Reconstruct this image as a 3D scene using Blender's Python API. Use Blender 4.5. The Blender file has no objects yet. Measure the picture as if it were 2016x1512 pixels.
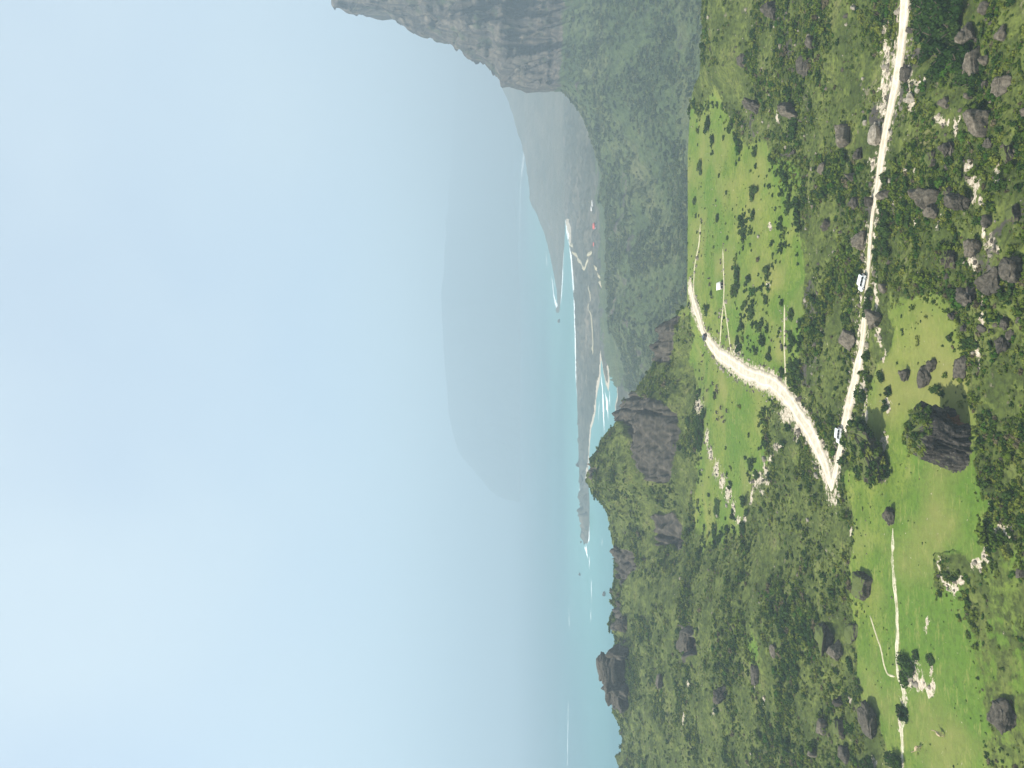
import bpy, bmesh, math, random
import numpy as np
from mathutils import Vector, Matrix

random.seed(7)
rng = np.random.default_rng(11)
scene = bpy.context.scene
col = scene.collection

# ------------------------------------------------------------------ camera
# the photograph is stored lying on its side: world up points to the left of the frame
W, H, F, E = 2016.0, 1512.0, 1514.0, 978.0      # frame, focal length and eye level, in photo pixels
CZ = 230.0                                       # eye height above the sea (m)
cam = bpy.data.cameras.new('camera')
cam.sensor_width = 36.0
cam.lens = F / W * 36.0
cam.shift_x = (W / 2 - E) / W
cam.clip_start, cam.clip_end = 1.0, 90000.0
camo = bpy.data.objects.new('camera', cam)
camo.matrix_world = Matrix(((0, 1, 0, 0), (0, 0, -1, 0), (-1, 0, 0, CZ), (0, 0, 0, 1)))
col.objects.link(camo)
scene.camera = camo

# ------------------------------------------------------------------ sky, sun, exposure
SUN_EL, SUN_AZ = math.radians(57), math.radians(-104)   # azimuth from +Y towards +X
world = bpy.data.worlds.new('World')
scene.world = world
world.use_nodes = True
wn = world.node_tree
wn.nodes.clear()
sky = wn.nodes.new('ShaderNodeTexSky')
sky.sky_type = 'NISHITA'
sky.sun_disc = False
sky.sun_elevation = SUN_EL
sky.sun_rotation = SUN_AZ
sky.altitude = 200
sky.air_density = 1.0
sky.dust_density = 1.0
sky.ozone_density = 1.0
bg = wn.nodes.new('ShaderNodeBackground')
bg.inputs[1].default_value = 0.105
wo = wn.nodes.new('ShaderNodeOutputWorld')
tcw = wn.nodes.new('ShaderNodeTexCoord'); nzw = wn.nodes.new('ShaderNodeTexNoise')      # thin veil of high cloud
nzw.inputs['Scale'].default_value = 2.2; nzw.inputs['Detail'].default_value = 3; nzw.inputs['Roughness'].default_value = .45
rpw = wn.nodes.new('ShaderNodeValToRGB'); rpw.color_ramp.elements[0].position = .36; rpw.color_ramp.elements[1].position = .68; rpw.color_ramp.elements[0].color = (.48, .48, .48, 1)
rpw.color_ramp.elements[1].color = (.86, .86, .86, 1)
mxw = wn.nodes.new('ShaderNodeMix'); mxw.data_type = 'RGBA'; mxw.inputs[7].default_value = (3.85, 4.45, 4.78, 1)
wn.links.new(tcw.outputs['Generated'], nzw.inputs['Vector']); wn.links.new(nzw.outputs['Fac'], rpw.inputs[0]); wn.links.new(rpw.outputs[0], mxw.inputs[0])
wn.links.new(sky.outputs[0], mxw.inputs[6]); wn.links.new(mxw.outputs[2], bg.inputs[0])
wn.links.new(bg.outputs[0], wo.inputs[0])

sun = bpy.data.lights.new('sun', 'SUN')
sun.energy = 5.0
sun.angle = math.radians(0.8)
sun.color = (1.0, 0.95, 0.86)
suno = bpy.data.objects.new('sun', sun)
sd = Vector((math.sin(SUN_AZ) * math.cos(SUN_EL), math.cos(SUN_AZ) * math.cos(SUN_EL), math.sin(SUN_EL)))
suno.rotation_euler = sd.to_track_quat('Z', 'Y').to_euler()
suno.location = (0, 0, 900)
col.objects.link(suno)

vs = scene.view_settings
vs.view_transform = 'Standard'
vs.look = 'None'
vs.exposure = 0.95
vs.gamma = 1.0
vs.use_curve_mapping = False
cy = scene.cycles
cy.use_denoising = True
cy.max_bounces = 6
cy.diffuse_bounces = 2
cy.volume_bounces = 1
cy.transparent_max_bounces = 8
HAZE = 3.5e-4

# ------------------------------------------------------------------ helpers
def tag(o, label=None, cat=None, group=None, kind=None):
    if label: o['label'] = label
    if cat: o['category'] = cat
    if group: o['group'] = group
    if kind: o['kind'] = kind
    return o

def mesh(name, v, f, mat=None, smooth=False):
    me = bpy.data.meshes.new(name)
    v = np.asarray(v, dtype=np.float32)
    me.vertices.add(len(v))
    me.vertices.foreach_set('co', v.ravel())
    if isinstance(f, np.ndarray):
        n, k = f.shape
        me.loops.add(n * k)
        me.loops.foreach_set('vertex_index', f.astype(np.int32).ravel())
        me.polygons.add(n)
        me.polygons.foreach_set('loop_start', np.arange(0, n * k, k, dtype=np.int32))
        me.polygons.foreach_set('loop_total', np.full(n, k, dtype=np.int32))
    else:
        tot = [len(q) for q in f]
        me.loops.add(sum(tot))
        me.loops.foreach_set('vertex_index', np.array([i for q in f for i in q], dtype=np.int32))
        me.polygons.add(len(f))
        st = np.concatenate([[0], np.cumsum(tot)[:-1]]) if tot else np.zeros(0)
        me.polygons.foreach_set('loop_start', st.astype(np.int32))
        me.polygons.foreach_set('loop_total', np.array(tot, dtype=np.int32))
    if smooth:
        me.polygons.foreach_set('use_smooth', np.ones(len(me.polygons), dtype=bool))
    me.update(calc_edges=True)
    me.validate()
    if mat: me.materials.append(mat)
    return me

def attr(me, name, a):
    at = me.attributes.new(name, 'FLOAT', 'POINT')
    at.data.foreach_set('value', np.asarray(a, dtype=np.float32).ravel())

def obj(name, me, parent=None, loc=None, rz=0.0):
    o = bpy.data.objects.new(name, me)
    col.objects.link(o)
    if parent: o.parent = parent
    if loc is not None: o.location = loc
    if rz: o.rotation_euler = (0, 0, rz)
    return o

def gridfaces(nr, nc):
    i = np.arange(nr * nc).reshape(nr, nc)
    return np.stack([i[:-1, :-1], i[:-1, 1:], i[1:, 1:], i[1:, :-1]], -1).reshape(-1, 4)

def h2(ix, iy, s):
    with np.errstate(over='ignore'):
        h = (ix.astype(np.int64) * 374761393 + iy.astype(np.int64) * 668265263 + s * 1442695041) & 0xffffffff
        h = ((h ^ (h >> 13)) * 1274126177) & 0xffffffff
        h = (h ^ (h >> 16)) & 0xffff
    return h / 65535.0

def noise(x, y, s=0):
    x = np.asarray(x, dtype=np.float64); y = np.asarray(y, dtype=np.float64)
    ix, iy = np.floor(x), np.floor(y)
    fx, fy = x - ix, y - iy
    fx = fx * fx * fx * (fx * (fx * 6 - 15) + 10); fy = fy * fy * fy * (fy * (fy * 6 - 15) + 10)
    a, b = h2(ix, iy, s), h2(ix + 1, iy, s)
    c, d = h2(ix, iy + 1, s), h2(ix + 1, iy + 1, s)
    return (a * (1 - fx) + b * fx) * (1 - fy) + (c * (1 - fx) + d * fx) * fy

def fbm(x, y, oct=4, s=0, gain=0.5):
    t, a, n = 0.0, 1.0, 0.0
    x = np.asarray(x, dtype=np.float64); y = np.asarray(y, dtype=np.float64)
    for k in range(oct):
        t = t + a * (noise(x, y, s + k * 17) * 2 - 1); n += a
        x, y = x * 1.93 * 0.8 - y * 1.93 * 0.6 + 3.1, x * 1.93 * 0.6 + y * 1.93 * 0.8 + 7.7
        a *= gain
    return t / n

def inpoly(px, py, poly):
    px = np.asarray(px); py = np.asarray(py)
    r = np.zeros(px.shape, bool)
    n = len(poly)
    for i in range(n):
        x1, y1 = poly[i]; x2, y2 = poly[(i + 1) % n]
        c = (y1 > py) != (y2 > py)
        with np.errstate(divide='ignore', invalid='ignore'):
            xi = (x2 - x1) * (py - y1) / (y2 - y1 + 1e-12) + x1
        r ^= c & (px < xi)
    return r

def segdist(px, py, pts):
    d = np.full(np.shape(px), 1e9)
    for (x1, y1), (x2, y2) in zip(pts[:-1], pts[1:]):
        dx, dy = x2 - x1, y2 - y1
        t = np.clip(((px - x1) * dx + (py - y1) * dy) / (dx * dx + dy * dy + 1e-9), 0, 1)
        d = np.minimum(d, np.hypot(px - x1 - t * dx, py - y1 - t * dy))
    return d

def smooth01(a, b, x):
    t = np.clip((x - a) / (b - a), 0, 1)
    return t * t * (3 - 2 * t)

def pchip(xk, yk, x):
    xk = np.asarray(xk, float); yk = np.asarray(yk, float)
    h = np.diff(xk); dl = np.diff(yk) / h
    m = np.zeros(len(xk)); m[0], m[-1] = dl[0], dl[-1]
    for i in range(1, len(xk) - 1):
        if dl[i - 1] * dl[i] > 0:
            w1, w2 = 2 * h[i] + h[i - 1], h[i] + 2 * h[i - 1]
            m[i] = (w1 + w2) / (w1 / dl[i - 1] + w2 / dl[i])
    x = np.clip(x, xk[0], xk[-1])
    i = np.clip(np.searchsorted(xk, x) - 1, 0, len(xk) - 2)
    t = (x - xk[i]) / h[i]
    return ((1 + 2 * t) * (1 - t) ** 2 * yk[i] + t * (1 - t) ** 2 * h[i] * m[i]
            + t * t * (3 - 2 * t) * yk[i + 1] + t * t * (t - 1) * h[i] * m[i + 1])

def blur(a, ri, rj):
    for ax, k in ((0, ri), (1, rj)):
        if k < 1: continue
        p = np.pad(a, [(k + 1, k) if q == ax else (0, 0) for q in (0, 1)], mode='edge'); c = np.cumsum(p, axis=ax)
        n = a.shape[ax]
        a = (np.take(c, range(2 * k + 1, 2 * k + 1 + n), ax) - np.take(c, range(0, n), ax)) / (2 * k + 1)
    return a
def zof(v, d): return CZ - (v - E) / F * d          # height of a sight line at a depth
def xof(ty, d): return (H / 2 - ty) / F * d
def seapt(v, ty):                                    # where a sight line meets the sea
    d = CZ * F / (v - E)
    return xof(ty, d), d

def loft(profiles, tys, nseg):
    """profiles: {column: [(depth, height), ...]} -> depth and height grids, rows x columns"""
    keys = sorted(profiles)
    K = len(profiles[keys[0]])
    Dc = np.array([[np.interp(t, keys, [profiles[k][i][0] for k in keys]) for t in tys] for i in range(K)])
    Zc = np.array([[np.interp(t, keys, [profiles[k][i][1] for k in keys]) for t in tys] for i in range(K)])
    D, Z = [], []
    # smooth along the profile with a monotone cubic, vectorised over columns
    for i in range(K - 1):
        h = Dc[i + 1] - Dc[i]
        def slope(j):
            if j == 0: return (Zc[1] - Zc[0]) / (Dc[1] - Dc[0])
            if j == K - 1: return (Zc[-1] - Zc[-2]) / (Dc[-1] - Dc[-2])
            a = (Zc[j] - Zc[j - 1]) / (Dc[j] - Dc[j - 1]); b = (Zc[j + 1] - Zc[j]) / (Dc[j + 1] - Dc[j])
            return np.where(a * b > 0, 2 * a * b / (a + b + 1e-12), 0)
        m0, m1 = slope(i), slope(i + 1)
        n = nseg[i]
        for k in range(n + (1 if i == K - 2 else 0)):
            t = k / n
            D.append(Dc[i] + h * t)
            Z.append((1 + 2 * t) * (1 - t) ** 2 * Zc[i] + t * (1 - t) ** 2 * h * m0
                     + t * t * (3 - 2 * t) * Zc[i + 1] + t * t * (t - 1) * h * m1)
    return np.array(D), np.array(Z)

# ------------------------------------------------------------------ materials
class NT:
    def __init__(s, name):
        s.m = bpy.data.materials.new(name); s.m.use_nodes = True
        s.t = s.m.node_tree; s.t.nodes.clear()
        s.out = s.t.nodes.new('ShaderNodeOutputMaterial')
    def n(s, typ, **kw):
        nd = s.t.nodes.new(typ)
        for k, v in kw.items():
            if k.startswith('i_'):
                key = k[2:]
                nd.inputs[int(key) if key.isdigit() else key].default_value = v
            else: setattr(nd, k, v)
        return nd
    def l(s, a, b): s.t.links.new(a, b)
    def pos(s): return s.n('ShaderNodeNewGeometry').outputs['Position']
    def map(s, vec, scale):
        mp = s.n('ShaderNodeMapping'); mp.inputs['Scale'].default_value = scale
        s.l(vec, mp.inputs[0]); return mp.outputs[0]
    def noise(s, vec, scale, detail=4, rough=0.55, dist=0.0):
        nd = s.n('ShaderNodeTexNoise'); nd.inputs['Scale'].default_value = scale
        nd.inputs['Detail'].default_value = detail; nd.inputs['Roughness'].default_value = rough
        nd.inputs['Distortion'].default_value = dist
        s.l(vec, nd.inputs['Vector']); return nd.outputs['Fac']
    def voro(s, vec, scale, feature='F1'):
        nd = s.n('ShaderNodeTexVoronoi', feature=feature); nd.inputs['Scale'].default_value = scale
        s.l(vec, nd.inputs['Vector']); return nd.outputs['Distance']
    def ramp(s, fac, stops):
        r = s.n('ShaderNodeValToRGB'); cr = r.color_ramp
        while len(cr.elements) < len(stops): cr.elements.new(0.5)
        for e, (p, c) in zip(cr.elements, stops):
            e.position = p; e.color = (c[0], c[1], c[2], 1) if not isinstance(c, (int, float)) else (c, c, c, 1)
        s.l(fac, r.inputs[0]); return r.outputs[0]
    def mix(s, fac, a, b, mode='MIX'):
        m = s.n('ShaderNodeMix', data_type='RGBA', blend_type=mode)
        for sock, v in ((m.inputs[0], fac), (m.inputs[6], a), (m.inputs[7], b)):
            if hasattr(v, 'is_output'): s.l(v, sock)
            elif isinstance(v, (int, float)): sock.default_value = v if sock == m.inputs[0] else (v, v, v, 1)
            else: sock.default_value = (v[0], v[1], v[2], 1)
        return m.outputs[2]
    def math(s, op, a, b=0.0, clamp=False):
        m = s.n('ShaderNodeMath', operation=op); m.use_clamp = clamp
        for k, v in ((0, a), (1, b)):
            if hasattr(v, 'is_output'): s.l(v, m.inputs[k])
            else: m.inputs[k].default_value = v
        return m.outputs[0]
    def attr(s, name, typ='GEOMETRY'):
        return s.n('ShaderNodeAttribute', attribute_name=name, attribute_type=typ).outputs['Fac']
    def bump(s, h, strength, dist=1.0):
        b = s.n('ShaderNodeBump'); b.inputs['Strength'].default_value = strength; b.inputs['Distance'].default_value = dist
        s.l(h, b.inputs['Height']); return b.outputs[0]
    def pbsdf(s, color, rough=0.9, normal=None, spec=0.2, metallic=0.0):
        p = s.n('ShaderNodeBsdfPrincipled')
        if hasattr(color, 'is_output'): s.l(color, p.inputs['Base Color'])
        else: p.inputs['Base Color'].default_value = (*color, 1)
        p.inputs['Roughness'].default_value = rough
        p.inputs['Specular IOR Level'].default_value = spec
        p.inputs['Metallic'].default_value = metallic
        if normal is not None: s.l(normal, p.inputs['Normal'])
        s.l(p.outputs[0], s.out.inputs[0]); return p

def m_plain(name, c, rough=0.7, spec=0.3, var=0.0):
    t = NT(name)
    if var:
        n = t.noise(t.n('ShaderNodeTexCoord').outputs['Object'], 3.0, 3)
        c2 = t.ramp(n, [(0.3, tuple(x * (1 - var) for x in c)), (0.7, tuple(min(1, x * (1 + var)) for x in c))])
        t.pbsdf(c2, rough, spec=spec)
    else: t.pbsdf(c, rough, spec=spec)
    return t.m

def m_ground():
    t = NT('ground_cover')
    p = t.pos()
    big, mid, fine = t.noise(p, 0.018, 4), t.noise(p, 0.09, 5, 0.6), t.noise(p, 0.75, 6, 0.7)
    tuft = t.voro(p, 0.55)
    mead = t.ramp(mid, [(0.3, (.066, .116, .014)), (0.48, (.120, .168, .025)), (0.62, (.165, .195, .036)), (0.75, (.22, .215, .065))])
    mead = t.mix(t.ramp(big, [(0.42, 0.0), (0.58, 0.85)]), mead, (.080, .148, .020))
    mead = t.mix(t.ramp(fine, [(0.36, 0.75), (0.54, 0.0)]), mead, (.058, .098, .016))
    mead = t.mix(t.ramp(t.noise(t.map(p, (.5, 1.4, 1)), .5, 5, .7), [(0.54, 0.0), (0.68, .7)]), mead, (.205, .215, .062))
    mead = t.mix(t.ramp(t.noise(p, .32, 5, .75), [(0.30, .8), (0.42, 0.0)]), mead, (.055, .080, .018))
    dry = t.attr('dry')
    mead = t.mix(t.math('MULTIPLY', dry, 0.8), mead, (.205, .195, .062))
    scr = t.ramp(mid, [(0.28, (.035, .050, .013)), (0.46, (.068, .090, .021)), (0.6, (.112, .134, .033)), (0.78, (.160, .150, .064))])
    scr = t.mix(t.ramp(fine, [(0.38, 0.8), (0.56, 0.0)]), scr, (.026, .033, .011))
    scr = t.mix(t.ramp(t.noise(p, 0.3, 5, 0.65), [(0.56, 0.0), (0.70, 0.85)]), scr, (.140, .170, .036))
    scr = t.mix(t.ramp(t.noise(p, 0.22, 5, 0.7), [(0.63, 0.0), (0.72, 0.8)]), scr, (.19, .16, .115))
    edge = t.math('ADD', t.attr('meadow'), t.math('MULTIPLY', t.math('SUBTRACT', t.noise(p, .22, 6, .7), 0.5), 1.6))
    c = t.mix(t.ramp(edge, [(0.40, 0.0), (0.56, 1.0)]), scr, mead)
    bn = t.noise(p, 0.55, 5, 0.7)
    be = t.math('ADD', t.attr('bare'), t.math('MULTIPLY', t.math('SUBTRACT', bn, 0.5), 2.6))
    bare = t.ramp(t.noise(p, 1.3, 5, 0.7), [(0.3, (.16, .13, .09)), (0.46, (.38, .32, .24)), (0.66, (.60, .53, .42))])
    c = t.mix(t.ramp(be, [(0.46, 0.0), (0.58, 1.0)]), c, bare)
    rk = t.ramp(t.noise(t.map(p, (.12, .12, .5)), 1.0, 7, 0.65), [(0.3, (.034, .031, .026)), (0.5, (.078, .070, .057)), (0.7, (.135, .118, .094))])
    st = t.noise(t.map(p, (.35, .35, .03)), 1.0, 5, 0.6)
    rk = t.mix(t.ramp(st, [(0.35, 0.55), (0.6, 0.0)]), rk, (.035, .033, .032))
    re = t.math('ADD', t.attr('rock'), t.math('MULTIPLY', t.math('SUBTRACT', t.noise(p, .14, 6, 0.7), 0.5), 1.1))
    c = t.mix(t.ramp(re, [(0.47, 0.0), (0.55, 1.0)]), c, rk)
    hgt = t.math('ADD', t.math('MULTIPLY', fine, 0.5), t.math('MULTIPLY', tuft, -0.15))
    t.pbsdf(c, 0.95, t.bump(hgt, 0.8, 0.5), spec=0.05)
    return t.m

def m_mountain():
    t = NT('mountain_slope')
    p = t.pos()
    mid, fine = t.noise(p, 0.012, 5, 0.6), t.noise(p, 0.09, 6, 0.7)
    g = t.ramp(mid, [(0.3, (.055, .080, .030)), (0.5, (.088, .118, .042)), (0.7, (.145, .150, .066))])
    g = t.mix(t.ramp(fine, [(0.36, 0.75), (0.58, 0.0)]), g, (.026, .040, .018))
    g = t.mix(t.ramp(t.noise(p, .035, 6, .7), [(0.60, 0.0), (0.74, 0.7)]), g, (.155, .130, .090))
    rk = t.ramp(t.noise(t.map(p, (.03, .03, .12)), 1.0, 8, 0.65), [(0.28, (.050, .046, .042)), (0.48, (.115, .098, .080)), (0.7, (.20, .165, .125))])
    st = t.noise(t.map(p, (.10, .10, .006)), 1.0, 6, 0.6)
    rk = t.mix(t.ramp(st, [(0.40, 0.95), (0.56, 0.0)]), rk, (.034, .032, .031))
    rk = t.mix(t.ramp(t.noise(p, .05, 5, .6), [(0.55, 0.0), (0.68, 0.8)]), rk, (.050, .070, .030))
    re = t.math('ADD', t.attr('rock'), t.math('MULTIPLY', t.math('SUBTRACT', t.noise(p, .03, 6, 0.7), 0.5), 1.0))
    c = t.mix(t.ramp(re, [(0.45, 0.0), (0.55, 1.0)]), g, rk)
    t.pbsdf(c, 0.95, t.bump(t.math('ADD', fine, t.math('MULTIPLY', st, 1.5)), 1.0, 5.0), spec=0.05)
    return t.m

def m_far(name, lo, hi, sc):
    t = NT(name); p = t.pos()
    c = t.ramp(t.noise(p, sc, 6, .65), [(0.3, lo), (0.7, hi)])
    t.pbsdf(c, 0.95, t.bump(t.noise(p, sc * 3, 5, .6), .6, 0.3 / sc), spec=0.05)
    return t.m

def m_coast():
    t = NT('coast_land'); p = t.pos()
    n = t.noise(t.map(p, (1, .5, 1)), .006, 6, .65)
    c = t.ramp(n, [(0.3, (.050, .055, .040)), (0.5, (.095, .092, .070)), (0.68, (.19, .16, .12))])
    c = t.mix(t.ramp(t.noise(p, .035, 6, .75), [(0.40, 0.9), (0.56, 0.0)]), c, (.030, .036, .026))
    b = t.math('ADD', t.attr('sand'), t.math('MULTIPLY', t.math('SUBTRACT', t.noise(p, .02, 4), .5), .6))
    c = t.mix(t.ramp(b, [(0.42, 0.0), (0.6, 1.0)]), c, (.46, .40, .31))
    t.pbsdf(c, 0.95, spec=0.05)
    return t.m

def m_road(name='road_gravel', c0=(.38, .32, .23), c1=(.66, .59, .47), grass=0.0):
    t = NT(name); p = t.pos()
    n, f = t.noise(p, .35, 5, .65), t.noise(p, 3.0, 4, .7)
    c = t.ramp(n, [(0.3, c0), (0.52, tuple((a + b) / 2 for a, b in zip(c0, c1))), (0.7, c1)])
    c = t.mix(t.ramp(f, [(0.3, .6), (0.5, 0.0)]), c, tuple(x * .6 for x in c0))
    c = t.mix(t.ramp(t.noise(p, .8, 5, .75), [(0.58, 0.0), (0.68, .55)]), c, (.17, .15, .085))
    if grass: c = t.mix(t.ramp(t.noise(p, .42, 5, .75), [(0.50, 0.0), (0.58, grass)]), c, (.10, .14, .025))
    e = t.math('ADD', t.attr('edge'), t.math('MULTIPLY', t.math('SUBTRACT', n, .5), .35))
    c = t.mix(t.ramp(e, [(0.05, .8), (0.28, 0.0)]), c, tuple(x * .62 for x in c0))
    c = t.mix(t.ramp(e, [(0.40, 0.0), (0.50, .55), (0.58, .55), (0.68, 0.0)]), c, tuple(min(1, x * 1.12) for x in c1))
    t.pbsdf(c, 0.95, t.bump(f, .5, .1), spec=0.1)
    return t.m

def m_rock(name, lo, mid, hi, moss=0.0, pale=0.25, streak=0.4):
    t = NT(name)
    tc = t.n('ShaderNodeTexCoord').outputs['Object']
    ri = t.n('ShaderNodeObjectInfo').outputs['Random']
    off = t.n('ShaderNodeVectorMath', operation='ADD'); t.l(tc, off.inputs[0])
    cmb = t.n('ShaderNodeCombineXYZ'); t.l(t.math('MULTIPLY', ri, 93.0), cmb.inputs[0]); t.l(t.math('MULTIPLY', ri, 37.0), cmb.inputs[1])
    t.l(cmb.outputs[0], off.inputs[1]); p = off.outputs[0]
    n = t.noise(p, 0.9, 8, .72)
    c = t.ramp(n, [(0.34, lo), (0.5, mid), (0.66, hi)])
    c = t.mix(t.ramp(t.noise(p, .45, 4, .6), [(0.5, 0.0), (0.66, .6)]), c, tuple(x * y for x, y in zip(mid, (.55, .58, .62))))
    s = t.noise(t.map(p, (1.6, 1.6, .16)), 1.0, 5, .6)
    c = t.mix(t.ramp(s, [(0.36, streak * 1.6 if streak < .6 else 1.0), (0.6, 0.0)]), c, tuple(x * .45 for x in lo))
    cr = t.voro(t.map(p, (.5, .5, .9)), 1.1, 'DISTANCE_TO_EDGE')
    c = t.mix(t.ramp(cr, [(0.0, .35), (0.02, 0.0)]), c, tuple(x * .4 for x in lo))
    c = t.mix(t.ramp(t.noise(p, 1.9, 5, .7), [(0.60, 0.0), (0.72, pale)]), c, (.42, .38, .32))
    c = t.mix(t.ramp(t.math('MULTIPLY', t.attr('ochre'), t.math('ADD', n, .5)), [(0.35, 0.0), (0.6, .9)]), c, (.16, .075, .035))
    if moss:
        nz = t.n('ShaderNodeSeparateXYZ'); t.l(t.n('ShaderNodeNewGeometry').outputs['Normal'], nz.inputs[0])
        mf = t.math('ADD', nz.outputs[2], t.math('MULTIPLY', t.math('SUBTRACT', t.noise(p, 1.2, 5, .65), .5), 1.3))
        c = t.mix(t.ramp(mf, [(0.95 - moss * .5, 0.0), (1.1 - moss * .5, 1.0)]), c, (.085, .105, .030))
    h = t.math('ADD', t.math('MULTIPLY', t.noise(p, 3.0, 6, .7), .6), t.math('MULTIPLY', t.math('MINIMUM', cr, .05), 2.0))
    t.pbsdf(c, 0.92, t.bump(h, .9, .35), spec=0.1)
    return t.m

def m_leaf(name, a, b, c, trans=0.38):
    t = NT(name)
    tint = t.math('FRACT', t.math('ADD', t.attr('tint', 'INSTANCER'), t.math('MULTIPLY', t.n('ShaderNodeObjectInfo').outputs['Random'], 0.97)))
    cc = t.ramp(tint, [(0.0, a), (0.55, b), (1.0, c)])
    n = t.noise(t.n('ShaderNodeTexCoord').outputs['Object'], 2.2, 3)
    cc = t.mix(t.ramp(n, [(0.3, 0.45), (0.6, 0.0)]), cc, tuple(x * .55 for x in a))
    d = t.n('ShaderNodeBsdfDiffuse'); tr = t.n('ShaderNodeBsdfTranslucent'); mx = t.n('ShaderNodeMixShader')
    t.l(cc, d.inputs[0]); t.l(cc, tr.inputs[0]); mx.inputs[0].default_value = trans
    t.l(d.outputs[0], mx.inputs[1]); t.l(tr.outputs[0], mx.inputs[2]); t.l(mx.outputs[0], t.out.inputs[0])
    return t.m

def m_sea():
    t = NT('sea_water'); p = t.pos()
    sh = t.math('ADD', t.attr('shallow'), t.math('MULTIPLY', t.math('SUBTRACT', t.noise(t.map(p, (.0006, .0015, 1)), 1.0, 4), .5), .5))
    c = t.ramp(sh, [(0.0, (.020, .085, .105)), (0.45, (.035, .140, .155)), (0.9, (.095, .270, .260))])
    w = t.noise(t.map(p, (.02, .05, 1)), 1.0, 6, .6)
    t.pbsdf(c, 0.35, t.bump(w, .35, 4.0), spec=0.4)
    return t.m

def m_foam():
    t = NT('surf_foam'); p = t.pos()
    n = t.noise(t.map(p, (.02, .035, 1)), 1.0, 6, .7)
    a = t.math('ADD', t.attr('edge'), t.math('MULTIPLY', t.math('SUBTRACT', n, .5), 2.2))
    al = t.ramp(a, [(0.25, 0.0), (0.6, 1.0)])
    pb = t.n('ShaderNodeBsdfDiffuse'); pb.inputs[0].default_value = (.85, .9, .9, 1)
    tr = t.n('ShaderNodeBsdfTransparent'); mx = t.n('ShaderNodeMixShader')
    t.l(al, mx.inputs[0]); t.l(tr.outputs[0], mx.inputs[1]); t.l(pb.outputs[0], mx.inputs[2]); t.l(mx.outputs[0], t.out.inputs[0])
    return t.m

M_GROUND, M_MOUNT = m_ground(), m_mountain()
M_FARHILL = m_far('far_hill', (.06, .07, .05), (.15, .135, .10), .008)
M_HEAD = m_far('headland_rock', (.04, .05, .045), (.09, .09, .08), .0015)
M_COAST = m_coast()
M_ROAD = m_road()
M_TRACK = m_road('track_earth', (.30, .27, .15), (.56, .50, .36))
M_STONY = m_road('track_stones', (.26, .24, .13), (.66, .60, .47), .75)
M_SPOIL = m_road('cut_rubble', (.10, .085, .06), (.40, .34, .25))
M_ROCKS = [m_rock('rock_brown', (.080, .067, .049), (.158, .134, .100), (.235, .203, .155), pale=.15),
           m_rock('rock_dark', (.042, .037, .028), (.094, .082, .063), (.160, .140, .108), pale=.3),
           m_rock('rock_mossy', (.048, .041, .031), (.098, .082, .062), (.155, .130, .098), moss=.9),
           m_rock('rock_pale', (.14, .12, .09), (.30, .26, .20), (.46, .41, .33), pale=.5, streak=.2)]
M_CASTLE = m_rock('rock_streaked', (.034, .031, .028), (.072, .064, .055), (.140, .120, .096), moss=.75, pale=.45, streak=.55)
M_OCHRE = m_rock('rock_ochre', (.07, .030, .014), (.17, .075, .033), (.27, .15, .08), pale=.2)
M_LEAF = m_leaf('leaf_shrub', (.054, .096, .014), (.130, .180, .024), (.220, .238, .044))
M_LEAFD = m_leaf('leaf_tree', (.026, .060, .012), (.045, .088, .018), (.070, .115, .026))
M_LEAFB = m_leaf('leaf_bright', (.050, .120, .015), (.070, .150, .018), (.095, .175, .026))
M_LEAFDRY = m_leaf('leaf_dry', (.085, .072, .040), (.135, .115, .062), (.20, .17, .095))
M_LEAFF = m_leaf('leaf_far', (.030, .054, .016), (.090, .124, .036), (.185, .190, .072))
M_BARK = m_plain('bark', (.09, .07, .05), .9, .1, .3)
M_SEA, M_FOAM = m_sea(), m_foam()

# ------------------------------------------------------------------ near terrain: the green terrace under the viewpoint
def flat(v, z=125.0): return (CZ - z) * F / (v - E)
def prof(*vd, back):
    """(sight line, depth) pairs from near to far, then the far side"""
    p = [(2.0, 132.0), (60.0, 126.0), (flat(2300), 125.0)] + [(d, zof(v, d)) for v, d in vd]
    d, z = p[-1]
    return p + [(d + b, q) for b, q in back]
B_EDGE = [(25, 112.0), (90, 60.0), (260, -6.0)]
def bk(v, d): return [(30, zof(v, d) - 9), (130, 70.0), (420, -6.0)]
def left(base, ridge, d=530):
    return prof((2016, flat(2016)), (1850, flat(1850)), (base, flat(base)), (1547, 270), (1405, 340), (1322, 400), (1254, 468), (ridge, d), back=bk(ridge, d))
def knob(ridge, e7, d=540, d7=470, b=1350):
    return prof((2016, flat(2016)), (1850, flat(1850)), (1690, flat(1690)), (1550, flat(1550)), (1430, flat(1430)), (b, 432), (e7, d7), (ridge, d), back=bk(ridge, d))
def right(v8, d8, e3=220, e4=275, e5=340, v5=1440):
    return prof((2016, 150), (1850, 180), (1690, e3), (1555, e4), (v5, e5), (v8 + 28, d8 - 28), (v8 + 9, d8 - 9), (v8, d8), back=B_EDGE)
def left2(k, ridge):
    a = [(2016, flat(2016)), (1850, flat(1850)), (1690, flat(1690)), (1550, flat(1550)), (1430, flat(1430)), (1347, 432), (1262, 480), (ridge, 538)]
    b = [(2016, flat(2016)), (1850, flat(1850)), (1686, flat(1686)), (1547, 270), (1405, 340), (1322, 400), (1254, 468), (ridge, 530)]
    q = [(va + (vb - va) * k, da + (db - da) * k) for (va, da), (vb, db) in zip(a, b)]
    return prof(*q, back=bk(*q[-1]))
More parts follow.
